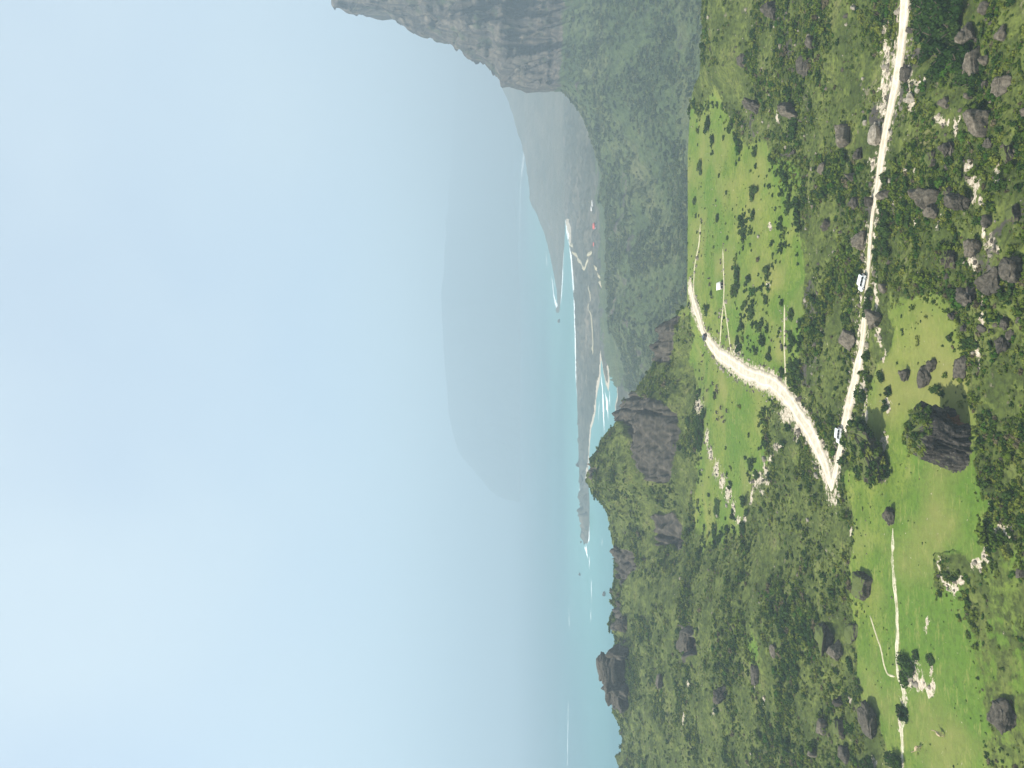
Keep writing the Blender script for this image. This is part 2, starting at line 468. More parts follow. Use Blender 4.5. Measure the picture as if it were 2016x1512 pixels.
PA = {-700: right(1390, 352, 215, 262, 306, 1475), 0: right(1386, 357, 216, 266, 310, 1475), 130: right(1384, 362, 217, 268, 312, 1472),
      200: right(1362, 405, 219, 272, 336, 1445), 300: right(1356, 418), 600: right(1353, 421),
      650: prof((2016, 153), (1850, 181), (1690, 222), (1552, 276), (1432, 349), (1368, 404), (1325, 432), (1300, 455), back=bk(1300, 455)),
      715: knob(1292, 1325, 480, 447, 1366), 760: knob(1264, 1300, 500, 455, 1362), 790: knob(1240, 1278, 515, 458, 1356), 815: knob(1226, 1262, 525, 462, 1352), 835: knob(1215, 1256, 530, 463),
      860: knob(1195, 1250, 535, 466), 895: knob(1173, 1240, 540), 905: knob(1176, 1238, 540), 945: knob(1160, 1234, 545), 978: knob(1179, 1240, 545, 476),
      1005: knob(1197, 1252, 543, 482), 1040: knob(1209, 1262, 540, 480, 1347),
      1090: left2(.30, 1214), 1140: left2(.65, 1214), 1200: left(1686, 1216), 1300: left(1692, 1212), 1400: left(1708, 1210), 1455: left(1722, 1230), 1512: left(1745, 1224), 2200: left(1760, 1240)}
NCA = 1300
TYA = np.linspace(-560, 2080, NCA)
DA, ZA = loft(PA, TYA, [4, 4, 40, 110, 130, 130, 110, 100, 90, 70, 14, 10, 8])
VA = E + F * (CZ - ZA) / DA                 # loft coordinate along the profile
XA = xof(TYA[None, :], DA)
TYG = np.broadcast_to(TYA[None, :], DA.shape)

def hit(tx, ty, D=None, Z=None):
    """point of the terrain met by a sight line"""
    D = DA if D is None else D; Z = ZA if Z is None else Z
    c = np.clip((ty - TYA[0]) / (TYA[1] - TYA[0]), 0, NCA - 1.001); i = int(c); t = c - i
    d = D[:, i] * (1 - t) + D[:, i + 1] * t; z = Z[:, i] * (1 - t) + Z[:, i + 1] * t
    v = E + F * (CZ - z) / d
    k = np.argmax(v <= tx)
    k = max(k, 1)
    s = (v[k - 1] - tx) / (v[k - 1] - v[k] + 1e-9)
    dd = d[k - 1] + s * (d[k] - d[k - 1])
    return Vector((xof(ty, dd), dd, z[k - 1] + s * (z[k] - z[k - 1])))

def ground(x, y):
    ty = H / 2 - F * x / y
    c = np.clip((ty - TYA[0]) / (TYA[1] - TYA[0]), 0, NCA - 1.001); i = int(c); t = c - i
    d = DA[:, i] * (1 - t) + DA[:, i + 1] * t; z = ZA[:, i] * (1 - t) + ZA[:, i + 1] * t
    return float(np.interp(y, d, z))

# lines on the terrace, read as sight lines and laid on the ground
ROADS = {
 'gravel_road': ([(1357, 565), (1366, 598), (1378, 634), (1390, 664), (1411, 694), (1436, 712), (1466, 732), (1495, 744), (1516, 751), (1537, 768), (1556, 789), (1574, 818), (1596, 856), (1610, 890), (1621, 920), (1630, 952), (1634, 966)], 8.2),
 'hillside_road': ([(1632, 962), (1640, 925), (1650, 880), (1656, 845), (1663, 800), (1673, 760), (1683, 715), (1690, 680), (1695, 640), (1698, 600), (1700, 560), (1704, 520), (1707, 480), (1711, 440), (1718, 400), (1727, 350), (1732, 300), (1741, 240), (1752, 180), (1762, 120), (1770, 60), (1776, 0), (1782, -80), (1790, -200)], 6.4)}
TRACKS = {
 'meadow_track': ([(1758, 1040), (1757, 1100), (1761, 1150), (1766, 1200), (1766, 1260), (1765, 1310), (1768, 1335), (1776, 1350), (1780, 1375), (1782, 1400), (1776, 1440), (1776, 1512), (1778, 1600)], 2.3),
 'grass_track': ([(1416, 684), (1420, 630), (1424, 595), (1425, 570), (1424, 530), (1423, 490)], 1.6),
 'wheel_track': ([(1440, 700), (1434, 660), (1428, 615), (1425, 590)], 1.6),
 'side_track': ([(1366, 604), (1365, 570), (1366, 530), (1370, 505), (1375, 480), (1378, 440)], 2.0),
 'faint_track': ([(1548, 760), (1545, 700), (1544, 650), (1544, 600)], 1.5),
 'footpath': ([(1712, 1212), (1724, 1250), (1734, 1280), (1740, 1310), (1748, 1328), (1762, 1332)], 0.7)}
XY = {k: [tuple(hit(a, b)[:2]) for a, b in v[0]] for k, v in {**ROADS, **TRACKS}.items()}

# what grows where
M_LOWER = [(1662, 930), (1672, 1000), (1680, 1100), (1682, 1250), (1690, 1300), (1702, 1370), (1716, 1440), (1746, 1512), (1765, 1700), (1945, 1700), (1945, 1512), (1932, 1400), (1915, 1300), (1905, 1250),
           (1902, 1185), (1842, 1180), (1838, 1120), (1885, 1105), (1928, 1095), (1932, 1030), (1925, 960), (1918, 800), (1905, 700), (1880, 640), (1840, 590), (1790, 590), (1770, 640), (1755, 700), (1720, 760), (1690, 800), (1672, 860)]
M_UPPER = [(1340, 215), (1340, 600), (1362, 640), (1368, 760), (1380, 840), (1370, 900), (1368, 1000), (1372, 1100), (1400, 1112), (1432, 1090), (1450, 1040), (1466, 990), (1480, 965), (1492, 920), (1508, 860), (1516, 800), (1560, 745), (1574, 650), (1584, 520), (1562, 420), (1536, 350), (1496, 280), (1450, 225), (1400, 205)]
M_EXTRA = [[(1930, 1130), (1990, 1130), (2100, 1200), (2100, 1700), (1960, 1700), (1950, 1400), (1935, 1300)], [(1750, 560), (1790, 590), (1840, 600), (1850, 650), (1800, 660), (1750, 650)],
           [(1515, 300), (1560, 340), (1580, 430), (1540, 470), (1510, 400)], [(1640, 470), (1680, 430), (1690, 500), (1650, 540)], [(1470, 1180), (1500, 1220), (1490, 1400), (1470, 1380)]]
wx = TYG + fbm(XA / 15, DA / 15, 4, 5) * 75; wv = VA + fbm(XA / 15, DA / 15, 4, 9) * 26
lower = inpoly(wv, wx, M_LOWER); upper = inpoly(wv, wx, M_UPPER)
extra = np.zeros_like(lower)
for q in M_EXTRA: extra |= inpoly(wv, wx, q)
meadow = np.where(lower | upper, 1.0, np.where(extra, .62, 0.0))
meadow = np.where((VA > 1925) & (TYG > 960) & ~lower, .40, meadow)
meadow = np.where(upper & (VA > 1445) & (TYG < 700), .80, meadow)
dry = np.where(lower & (TYG < 900), .75, 0.0) + np.where(lower & (VA > 1775) & (VA < 1870) & (TYG > 930) & (TYG < 1160), .7, 0) + np.where(upper, .12, 0)
dry = np.clip(blur(blur(dry, 22, 22), 14, 14) + fbm(XA / 14, DA / 18, 4, 21) * .9, 0, 1)

BARE = [(1734, 60, 8, 26), (1734, 100, 11, 26), (1733, 140, 12, 26), (1730, 175, 12, 24), (1727, 210, 12, 22), (1785, 150, 7, 30), (1788, 200, 8, 24), (1374, 800, 9, 16), (1372, 790, 5, 10), (1392, 862, 4, 16), (1398, 892, 5, 16), (1410, 925, 6, 16), (1422, 948, 7, 16), (1434, 972, 7, 18), (1444, 1000, 4, 18), (1452, 1024, 5, 10), (1466, 1020, 4, 8),
        (1492, 945, 12, 14), (1510, 948, 7, 8), (1482, 950, 6, 14), (1505, 925, 5, 16), (1516, 905, 5, 12), (1533, 880, 10, 8), (1475, 978, 2, 18), (1498, 970, 5, 8), (1450, 690, 8, 14), (1552, 815, 14, 20), (1570, 845, 8, 22),
        (1800, 1330, 11, 24), (1815, 1345, 9, 16), (1830, 1360, 7, 14), (1838, 1345, 4, 20), (1835, 1322, 4, 14), (1784, 1345, 10, 18), (1780, 1370, 6, 16), (1772, 1428, 5, 14), (1826, 1225, 5, 10), (1822, 1236, 4, 8),
        (1878, 1158, 10, 12), (1868, 1150, 7, 10), (1852, 1135, 6, 10), (1890, 1145, 8, 8), (1852, 1112, 4, 12), (1930, 1110, 12, 14), (1942, 1090, 9, 16), (1944, 1070, 6, 12), (1978, 1040, 14, 16), (1966, 1048, 8, 10), (1985, 1056, 6, 14), (1920, 1108, 6, 10),
        (1900, 328, 10, 14), (1910, 350, 10, 18), (1920, 375, 9, 18), (1930, 398, 7, 14), (1955, 330, 8, 10), (1962, 350, 5, 22), (1942, 455, 5, 16), (1950, 480, 10, 18), (1960, 490, 12, 10), (1908, 512, 12, 12), (1915, 525, 8, 10), (1932, 590, 5, 18), (1936, 620, 3, 18), (1925, 690, 5, 20), (1928, 715, 3, 20),
        (1728, 665, 4, 22), (1738, 700, 3, 22), (1722, 560, 4, 16), (1724, 590, 3, 18), (1692, 760, 6, 18), (1700, 790, 5, 24), (1705, 815, 3, 22), (1744, 795, 7, 14), (1748, 805, 5, 10), (1742, 870, 8, 18), (1741, 940, 4, 14),
        (1785, 330, 6, 10), (1803, 335, 4, 6), (1760, 400, 6, 6), (1800, 437, 4, 10), (1850, 440, 3, 14), (1840, 230, 6, 12), (1872, 250, 9, 16), (1850, 240, 8, 8), (1800, 165, 7, 12), (1815, 160, 5, 8), (1968, 290, 8, 7), (1735, 262, 14, 26), (1722, 252, 9, 22), (1712, 322, 8, 14),
        (1676, 10, 4, 6), (1610, 5, 3, 14), (1618, 28, 3, 20), (1540, 210, 5, 8), (1528, 232, 4, 10), (1595, 395, 4, 8), (1604, 400, 3, 6), (1512, 445, 5, 6), (1510, 560, 4, 8), (1480, 1350, 3, 8), (1500, 1380, 3, 12), (1405, 1400, 3, 12), (1352, 1345, 3, 8), (1345, 1415, 2, 10), (1670, 1385, 3, 14), (1720, 1500, 10, 8), (1662, 1020, 4, 8), (1675, 1050, 3, 10)]
meadow_s = blur(meadow, 9, 9); meadow_w = blur(blur(meadow, 20, 20), 14, 14)
bare = np.zeros_like(DA)
for a, b, ra, rb in BARE:
    j0, j1 = np.searchsorted(TYA, [b - 3 * rb, b + 3 * rb])
    q = ((VA[:, j0:j1] - a) / ra) ** 2 + ((TYG[:, j0:j1] - b) / rb) ** 2
    bare[:, j0:j1] = np.maximum(bare[:, j0:j1], np.exp(-q * .7) * .80)
near_road = np.full(DA.shape, 1e9)
vis = (DA > 120) & (DA < 450)
for k, p in XY.items():
    wd = (ROADS.get(k) or TRACKS.get(k))[1]
    dd = np.full(DA.shape, 1e9)
    dd[vis] = segdist(XA[vis], DA[vis], p)
    near_road = np.minimum(near_road, dd - (wd if k != 'hillside_road' else 4.4) / 2)
    if k in ROADS:
        bare = np.maximum(bare, (.60 if k == 'gravel_road' else .42) * np.exp(-np.clip(dd - wd / 2, 0, 99) / 1.6))
rock = np.zeros_like(DA)
wob = fbm(XA / 18, (DA + ZA) / 18, 4, 33) * 14
ROCKY = [[(1226, 800), (1240, 860), (1250, 905), (1275, 950), (1312, 948), (1334, 905), (1340, 850), (1333, 815), (1310, 795), (1262, 778)],
         [(1290, 1012), (1300, 1075), (1345, 1082), (1344, 1040), (1325, 1010)], [(1286, 640), (1286, 715), (1318, 722), (1322, 660), (1335, 620), (1300, 615)], [(1255, 772), (1270, 800), (1240, 830), (1222, 835)],
         [(1212, 1080), (1252, 1090), (1262, 1120), (1226, 1150)], [(1214, 1160), (1236, 1240), (1224, 1250)], [(1338, 1228), (1350, 1303), (1369, 1290), (1362, 1240)], [(1180, 960), (1166, 930), (1176, 915)]]
for q in ROCKY: rock = np.maximum(rock, inpoly(VA + wob * .5, TYG + wob, q).astype(float))
rock = np.maximum(rock, .48 * (fbm(XA / 26, DA / 26, 4, 51) > .33) * (meadow < .2) * (VA > 1380) * (TYG < 760))
rockb = (rock > .9)

# relief
calm = smooth01(0.0, 5.0, near_road)
rough = (1 - meadow * .82)
vis2 = smooth01(100, 140, DA)
ZA = ZA + vis2 * (fbm(XA / 70, DA / 70, 3, 1) * 2.2 * rough + calm * (fbm(XA / 13, DA / 13, 4, 2) * 1.5 * rough + fbm(XA / 3.2, DA / 3.2, 3, 3) * .5 * rough))
rid = 1 - np.abs(fbm(XA / 16, ZA / 30 + DA / 40, 4, 61))
ZA = ZA + rockb * (rid - .75) * 12 + rockb * fbm(XA / 4, (DA + ZA) / 4, 4, 71) * 3.0 - rockb * (np.abs(fbm(XA / 9, ZA / 60, 3, 73)) < .10) * 2.2
far_bump = smooth01(300, 460, DA) * (meadow < .3)
ZA = ZA + far_bump * (fbm(XA / 7, DA / 9, 3, 81) * 1.6 + np.clip(fbm(XA / 11, DA / 26, 3, 83), 0, 1) ** 2 * 9 * (VA < 1240))

me = mesh('terrain', np.stack([XA, DA, ZA], -1).reshape(-1, 3), gridfaces(*DA.shape), M_GROUND, True)
for k, a in (('meadow', meadow_s), ('bare', bare), ('rock', rock), ('dry', dry)): attr(me, k, a)
tag(obj('terrain', me), 'green grassy terrace and scrub slopes below the viewpoint', 'terrain', kind='structure')

# ------------------------------------------------------------------ the mountain on the other side of the valley
def mprof(top, foot, d6=1350, cliff=False, e1=None):
    k = d6 / 1350.0
    if cliff:
        f = [(830 * k, zof(1400, 830 * k)), (960 * k, zof(1300, 960 * k)), (1080 * k, zof(1200, 1080 * k)), (1205 * k, zof(foot, 1205 * k)), (1250 * k, zof(foot * .45 + top * .55, 1250 * k)), (1330 * k, zof(top, 1330 * k))]
    else:
        f = [(830 * k, zof(1400, 830 * k)), (960 * k, zof(1400 - (1400 - top) * .38, 960 * k)), (1080 * k, zof(top + (1400 - top) * .32, 1080 * k)), (1205 * k, zof(top + (1400 - top) * .10, 1205 * k)), (1265 * k, zof(top + 6, 1265 * k)), (1330 * k, zof(top, 1330 * k))]
    d, z = f[-1]
    tail = [(d + 160, z - 15 if cliff else z * .45), (d + 700, -8.0 if not cliff else z * .5)]
    return [(480 * k, 6.0 if top < 1230 else -8.0)] + f + tail
def mix_(w, top, foot):
    a, b = mprof(top, foot, cliff=True), mprof(top, 1)
    return [(x[0] * (1 - w) + y[0] * w, x[1] * (1 - w) + y[1] * w) for x, y in zip(a, b)]
PB = {-800: mprof(560, 1085, cliff=True), -300: mprof(600, 1085, cliff=True), 0: mprof(650, 1088, cliff=True), 8: mprof(690, 1088, cliff=True), 16: mprof(752, 1088, cliff=True), 30: mprof(775, 1090, cliff=True), 45: mprof(808, 1090, cliff=True),
      60: mprof(850, 1092, cliff=True), 72: mprof(882, 1094, cliff=True), 98: mprof(915, 1095, cliff=True), 120: mprof(962, 1096, cliff=True), 140: mprof(977, 1097, cliff=True), 156: mprof(987, 1098, cliff=True),
      161: mprof(1015, 1098, cliff=True), 163: mprof(1042, 1100, cliff=True), 168: mix_(0., 1078, 1104), 182: mix_(.2, 1110, 1122), 212: mix_(.6, 1136, 1142), 236: mix_(.9, 1149, 1153), 260: mprof(1158, 1), 300: mprof(1171, 1), 348: mprof(1184, 1), 392: mprof(1177, 1), 412: mprof(1192, 1),
      560: mprof(1196, 1, 1300), 640: mprof(1199, 1, 1250), 665: mprof(1213, 1, 1240), 720: mprof(1242, 1, 1190), 756: mprof(1268, 1, 1120), 840: mprof(1330, 1, 1080)}
NCB = 900
TYB = np.linspace(-620, 840, NCB)
DB, ZB = loft(PB, TYB, [8, 70, 90, 90, 90, 110, 12, 8])
VB = E + F * (CZ - ZB) / DB
XB = xof(TYB[None, :], DB)
TYGB = np.broadcast_to(TYB[None, :], DB.shape)
cl = smooth01(185, 158, TYGB) * smooth01(1112, 1088, VB + fbm(XB / 40, DB / 40, 3, 5) * 14)
rockm = np.maximum(cl, .50 * smooth01(.30, .5, fbm(XB / 50, DB / 50, 5, 15)))
rockm = np.where(DB > 1345, cl, rockm)
spur = fbm(XB / 150 + DB / 400, DB / 260 - XB / 700, 4, 7)
on = smooth01(1400, 1330, VB) * (1 - cl)
ZB2 = ZB + on * (spur * 26 - np.abs(fbm(XB / 60, DB / 130, 3, 9)) * 20 + fbm(XB / 14, DB / 14, 3, 10) * 3) * smooth01(0, 45, ZB) * smooth01(0, 26, VB - VB[np.argmax(DB > -1)] * 0 - np.min(np.where(DB < 1400, VB, 9999), axis=0)[None, :])
ZB2 = ZB2 + on * fbm(XB / 9, DB / 9, 3, 12) * 2.0
# cliff: buttresses, clefts and ledges push the face in and out
colm = np.abs(fbm(XB / 26, ZB / 190, 4, 41)); led = fbm(XB / 220, ZB / 22, 3, 43)
push = cl * (-colm * 80 + led * 22 + fbm(XB / 8, ZB / 14, 4, 45) * 14 - np.clip(.22 - np.abs(fbm(XB / 9, ZB / 160, 3, 49)), 0, 1) * 70)
DB2 = DB - push * .9
ZB2 = ZB2 + cl * fbm(XB / 12, XB * 0 + 3.3, 4, 47) * 5 * smooth01(1290, 1335, DB)
XB2 = XB
me = mesh('mountain', np.stack([XB2, DB2, ZB2], -1).reshape(-1, 3), gridfaces(*DB.shape), M_MOUNT, True)
attr(me, 'rock', rockm)
tag(obj('mountain', me), 'hazy green mountainside with a tan cliff at its crest', 'mountain', kind='structure')

# ------------------------------------------------------------------ coast: hill, spit, headland, sea
def far_sheet(name, P, tys, nseg, mat, relief, label):
    D, Z = loft(P, tys, nseg)
    X = xof(tys[None, :], D)
    Z = Z + relief(X, D, Z)
    o = obj(name, mesh(name, np.stack([X, D, Z], -1).reshape(-1, 3), gridfaces(*D.shape), mat, True))
    return tag(o, label, 'hill', kind='structure')
def hprof(top, d, base):
    db = CZ * F / (base - E)
    z = max(zof(top, d), 3)
    return [(db - 60, -5), (db + 20, 2), (db + (d - db) * .55, 2 + (z - 2) * .42), (d, z), (d + z * 3 + 20, z * .5), (d + z * 9 + 60, -5)]
PH = {-900: hprof(900, 3900, 1125), 0: hprof(940, 3900, 1122), 130: hprof(973, 3850, 1118), 200: hprof(1000, 3750, 1116), 260: hprof(1017, 3650, 1115), 300: hprof(1031, 3550, 1115), 340: hprof(1036, 3480, 1114), 390: hprof(1043, 3420, 1114),
      420: hprof(1060, 3250, 1113), 480: hprof(1077, 3080, 1111), 530: hprof(1089, 2980, 1107), 570: hprof(1097, 2900, 1104.5), 602: hprof(1100.5, 2860, 1102), 640: [(2750, -5), (2800, -5), (2850, -5), (2900, -5), (3400, -5), (4300, -5)]}
far_sheet('coastal_hill', PH, np.linspace(-700, 640, 500), [4, 30, 40, 10, 10], M_FARHILL,
          lambda X, D, Z: np.clip(Z / 60, 0, 1) * (fbm(X / 260, D / 400, 4, 3) * 16 + fbm(X / 40, D / 40, 3, 4) * 4), 'grey hazy hill running down to a rocky point in the sea')
def dprof(top, d=7500):
    z = max(zof(top, d), 1); b = d - 350
    return [(b, -5), (b + 70, 2), (b + 170, z * .55), (b + 250, z * .82), (d, z), (d + 700, z * .7), (d + 2500, -5)]
sil = [(-1200, 915), (-300, 912), (100, 905), (250, 892), (400, 882), (500, 874), (600, 870), (680, 873), (740, 877), (810, 884), (850, 892), (890, 905), (910, 920), (940, 945), (965, 966), (980, 984), (986, 1006)]
PD = {a: dprof(b, 7700 + 6300 * float(smooth01(640, 60, a))) for a, b in sil}
PD[988] = [(7150, -5), (7220, -5), (7320, -5), (7400, -5), (7500, -5), (8200, -5), (10000, -5)]
far_sheet('headland', PD, np.linspace(-1200, 988, 420), [3, 16, 12, 12, 6, 6], M_HEAD,
          lambda X, D, Z: np.clip(Z / 200, 0, 1) * (fbm(X / 500, D / 500, 4, 3) * 22 - np.abs(fbm(X / 300, D / 900, 3, 8)) * 40 * (D < 7450)), 'faint blue headland far across the bay')

SHORE = [(1150, 1073), (1146, 1050), (1143, 1000), (1141, 940), (1139, 870), (1136, 780), (1134, 700), (1133, 640), (1130, 560), (1126, 510), (1121, 470), (1113, 436), (1111.5, 380), (1108, 100), (1108, -900),
         (1420, -900), (1420, 600), (1330, 860), (1240, 870), (1222, 862), (1216, 838), (1211, 800), (1215, 775), (1212, 742), (1208, 700), (1203, 655), (1200, 680), (1199, 720), (1201, 752), (1198, 772), (1193, 760), (1188, 735), (1183, 700),
         (1183, 735), (1180, 760), (1174, 785), (1171, 820), (1164, 845), (1161, 880), (1158, 940), (1160, 985), (1161, 1030), (1159, 1062), (1154, 1073)]
SX = [seapt(a, b) for a, b in SHORE]
tyl = np.linspace(-300, 1090, 700); vl = np.linspace(1106, 1330, 260)
VL, TL = np.meshgrid(vl, tyl, indexing='ij')
DL = CZ * F / (VL - E); XL = xof(TL, DL)
ins = inpoly(XL, DL, SX); dist = segdist(XL, DL, SX + [SX[0]])
sdv = np.where(ins, dist, -dist) + fbm(XL / 30, DL / 50, 3, 5) * 9
ZL = np.clip(sdv * .11, -3, 1.6) + np.clip(sdv - 20, 0, 200) * .045 * (fbm(XL / 90, DL / 120, 4, 6) * .8 + .75)
ZL = np.where(sdv > 0, ZL + np.clip(fbm(XL / 26, DL / 45, 4, 7), 0, 1) * 12 * smooth01(5, 40, sdv), ZL)
tipm = smooth01(880, 960, TL)
ZL = np.where(sdv > 0, ZL + tipm * np.clip(sdv, 0, 26) * .62 * np.clip(.25 + 1.7 * fbm(XL / 24, DL / 45, 4, 8), 0, 1.2), ZL)
sand = np.where((sdv > -4) & (sdv < 14), .62, 0) * (TL > 640) * (TL < 950) * (VL > 1148) + np.where((VL > 1157) & (VL < 1185) & (TL > 640) & (TL < 790), .38, 0) * (fbm(XL / 60, DL / 200, 3, 91) > 0)
sand = np.maximum(sand, .7 * ((VL > 1115) & (VL < 1126) & (TL > 430) & (TL < 520)))
me = mesh('coast_plain', np.stack([XL, DL, ZL], -1).reshape(-1, 3), gridfaces(*VL.shape), M_COAST, True)
attr(me, 'sand', sand)
tag(obj('coast_plain', me), 'low tan coast plain ending in a long rocky spit', 'land', kind='structure')

# the sea, out to where the haze swallows it
rr = np.concatenate([np.linspace(300, 1300, 8), np.geomspace(1400, 30000, 220)])
tt = np.linspace(-math.radians(47), math.radians(47), 420)
RR, TT = np.meshgrid(rr, tt, indexing='ij')
SXX, SYY = RR * np.sin(TT), RR * np.cos(TT)
sdist = np.minimum(segdist(SXX, SYY, SX[:12] + SX[24:]), segdist(SXX, SYY, [seapt(1113, 440), seapt(1100, 600), seapt(1075, 480), seapt(1044, 400), seapt(1036, 320)]))
shallow = np.exp(-sdist / 900.0) * .9
me = mesh('sea', np.stack([SXX, SYY, RR * 0], -1).reshape(-1, 3), gridfaces(*RR.shape), M_SEA, True)
attr(me, 'shallow', shallow)
tag(obj('sea', me), 'turquoise sea fading into haze', 'sea', kind='structure')

def ribbon(name, pts, width, mat, zfun, lift, step=None, cross=7, jit=.12, edge_attr=False, taper=True, seed=3, kind='structure', label=None, cat=None, widths=None):
    P = [Vector(p).to_2d() for p in pts]
    L = [0]
    for a, b in zip(P[:-1], P[1:]): L.append(L[-1] + (b - a).length)
    step = step or width / 5
    n = max(8, int(L[-1] / step))
    s = np.linspace(0, L[-1], n)
    px = pchip(L, [p.x for p in P], s); py = pchip(L, [p.y for p in P], s)
    tx = np.gradient(px); ty = np.gradient(py); q = np.hypot(tx, ty) + 1e-9
    nx, ny = -ty / q, tx / q
    if widths is not None: wv_ = pchip(L, widths, s)
    else: wv_ = np.full(n, width)
    wl = wv_ / 2 * (1 + jit * 2 * fbm(s / width / 1.2, s * 0 + seed, 4, seed)); wr = wv_ / 2 * (1 + jit * 2 * fbm(s / width / 1.2, s * 0 + seed + 9, 4, seed + 1))
    if taper: k = np.clip(np.minimum(s, s[-1] - s) / (width * 1.5), 0.05, 1); wl = wl * k; wr = wr * k
    V, A = [], []
    for c in np.linspace(-1, 1, cross):
        w = np.where(c < 0, wl, wr) * c
        X, Y = px + nx * w, py + ny * w
        Z = np.array([zfun(a, b) for a, b in zip(X, Y)]) + lift * (1 - abs(c) ** 6)
        if abs(c) == 1: Z = Z - lift * .6
        V.append(np.stack([X, Y, Z], -1)); A.append(np.full(n, 1 - abs(c)))
    V = np.array(V)
    if lift > .05 and zfun is ground:      # level the roadway across
        mid = V[1:-1, :, 2]; V[1:-1, :, 2] = np.maximum(mid, mid.mean(0)[None, :] * .6 + mid * .4)
    me = mesh(name, V.reshape(-1, 3), gridfaces(cross, n), mat, True)
    if edge_attr: attr(me, 'edge', np.array(A).ravel())
    return tag(obj(name, me), label, cat, kind=kind)

def sea0(x, y): return 0.0
FOAM = [([(1112, 430), (1120, 470), (1125, 505), (1129, 560), (1132, 640), (1133.5, 700), (1135, 780)], 34), ([(1135, 640), (1136, 780)], 14), ([(1139.5, 830), (1141.5, 900), (1142.5, 960), (1142, 1010)], 22), ([(1157, 1072), (1160, 1050), (1160, 1010)], 14),
        ([(1150, 1075), (1154, 1085), (1158, 1100)], 26), ([(1160, 1120), (1161, 1095)], 16), ([(1164, 1140), (1165, 1190)], 9), ([(1118, 1440), (1117, 1475)], 30), ([(1119, 1380), (1117, 1512)], 10), ([(1120, 1190), (1121, 1240)], 10), ([(1164, 1195), (1163, 1225)], 12),
        ([(1101, 655), (1100.5, 672)], 30), ([(1092, 550), (1090, 570)], 30), ([(1075, 495), (1077, 525)], 40), ([(1086, 545), (1092, 590), (1100, 612)], 26), ([(1111, 425), (1110, 480), (1108, 540), (1104, 600)], 22),
        ([(1033, 300), (1027, 340), (1024, 385), (1023.5, 450), (1023, 500)], 110), ([(1023, 470), (1022, 540), (1021.5, 590)], 60), ([(1022, 600), (1022, 620)], 60), ([(1022, 730), (1022, 790)], 40), ([(1022, 930), (1022, 960)], 40),
        ([(1183, 735), (1187, 780), (1189, 830), (1190, 860)], 34), ([(1191, 770), (1196, 800), (1198, 830)], 22), ([(1206, 690), (1209, 730), (1212, 760)], 26), ([(1180, 790), (1178, 830)], 14), ([(1200, 770), (1201, 800)], 12), ([(1175, 880), (1174, 905)], 8), ([(1170, 905), (1169, 945)], 8), ([(1188, 885), (1192, 868)], 10), ([(1186, 1060), (1185, 1075)], 10)]
for i, (pp, wdt) in enumerate(FOAM):
    ribbon('surf', [seapt(a, b) for a, b in pp], wdt * 1.5, M_FOAM, sea0, .25 + .01 * (i % 7), step=max(6, wdt / 5), jit=.5, edge_attr=True, seed=i * 5 + 2, kind='stuff', label='white surf breaking along the shore', cat='surf')

# rocks standing in the sea
def rockmesh(seed, sub=4, planes=16, rough=.06, flatz=None):
    bm = bmesh.new(); bmesh.ops.create_icosphere(bm, subdivisions=sub, radius=1.0)
    r = np.random.default_rng(seed)
    n = r.normal(size=(planes, 3)); n /= np.linalg.norm(n, axis=1)[:, None]
    hgt = r.uniform(.46, .80, planes)
    v = np.array([q.co[:] for q in bm.verts]); v /= np.linalg.norm(v, axis=1)[:, None]
    dots = v @ n.T
    rad = np.min(np.where(dots > .05, hgt[None, :] / np.maximum(dots, .05), 9), axis=1)
    rad = np.minimum(rad, 1.25)
    o = r.uniform(0, 50)
    rad = rad * (1 + rough * 2.2 * fbm(v[:, 0] * 2 + o, v[:, 1] * 2 + v[:, 2] * 2.3, 4, seed) + rough * .7 * fbm(v[:, 0] * 8 + v[:, 2] * 5, v[:, 1] * 8 + o, 3, seed + 3))
    rad = rad * (1 + rough * 1.1 * np.round(fbm(v[:, 0] * 1.3 + o, v[:, 1] * 1.3 + v[:, 2] * 3.2, 3, seed + 9) * 4) / 2)
    v = v * rad[:, None]
    f = np.array([[q.index for q in p.verts] for p in bm.faces]); bm.free()
    return v, f
def to_unit(v):
    lo, hi = v.min(0), v.max(0)
    return (v - (lo + hi) / 2) / ((hi - lo) / 2)
def rock_thing(name, v, f, mat, loc, sx, sy, sz, rz, label, cat, group=None, tilt=0.0):
    v = v * np.array([sx, sy, sz])
    if tilt:
        c, s = math.cos(tilt), math.sin(tilt); v = np.stack([v[:, 0] * c - v[:, 2] * s, v[:, 1], v[:, 0] * s + v[:, 2] * c], -1)
    v = v - np.array([0, 0, v[:, 2].min()])
    o = obj(name, mesh(name, v, f, mat, False), loc=loc, rz=rz)
    return tag(o, label, cat, group)
for i, (a, b, w, h, lab) in enumerate([(1189, 1169, 11, 5, 'dark sea rock standing off the ridge in open water'), (1141, 1131, 6, 3, 'small dark sea rock farthest out from the spit'), (1144, 1067, 4, 2.5, 'tiny dark rock beside the tip of the spit'), (1100, 632, 8, 4, 'low dark rock off the hazy point'), (1137, 915, 12, 6, 'dark stack on the seaward side of the spit'), (1145, 945, 20, 9, 'broad dark stack at the middle of the spit')]):
    x, d = seapt(a + h / 2, b); s = d / F
    v, f = rockmesh(900 + i, 3, 12, .1)
    rock_thing('sea_rock', to_unit(v), f, M_ROCKS[1], (x, d, -1), w / 2 * s, w / 2 * s, h / 2 * s + 1, i, lab, 'rock')

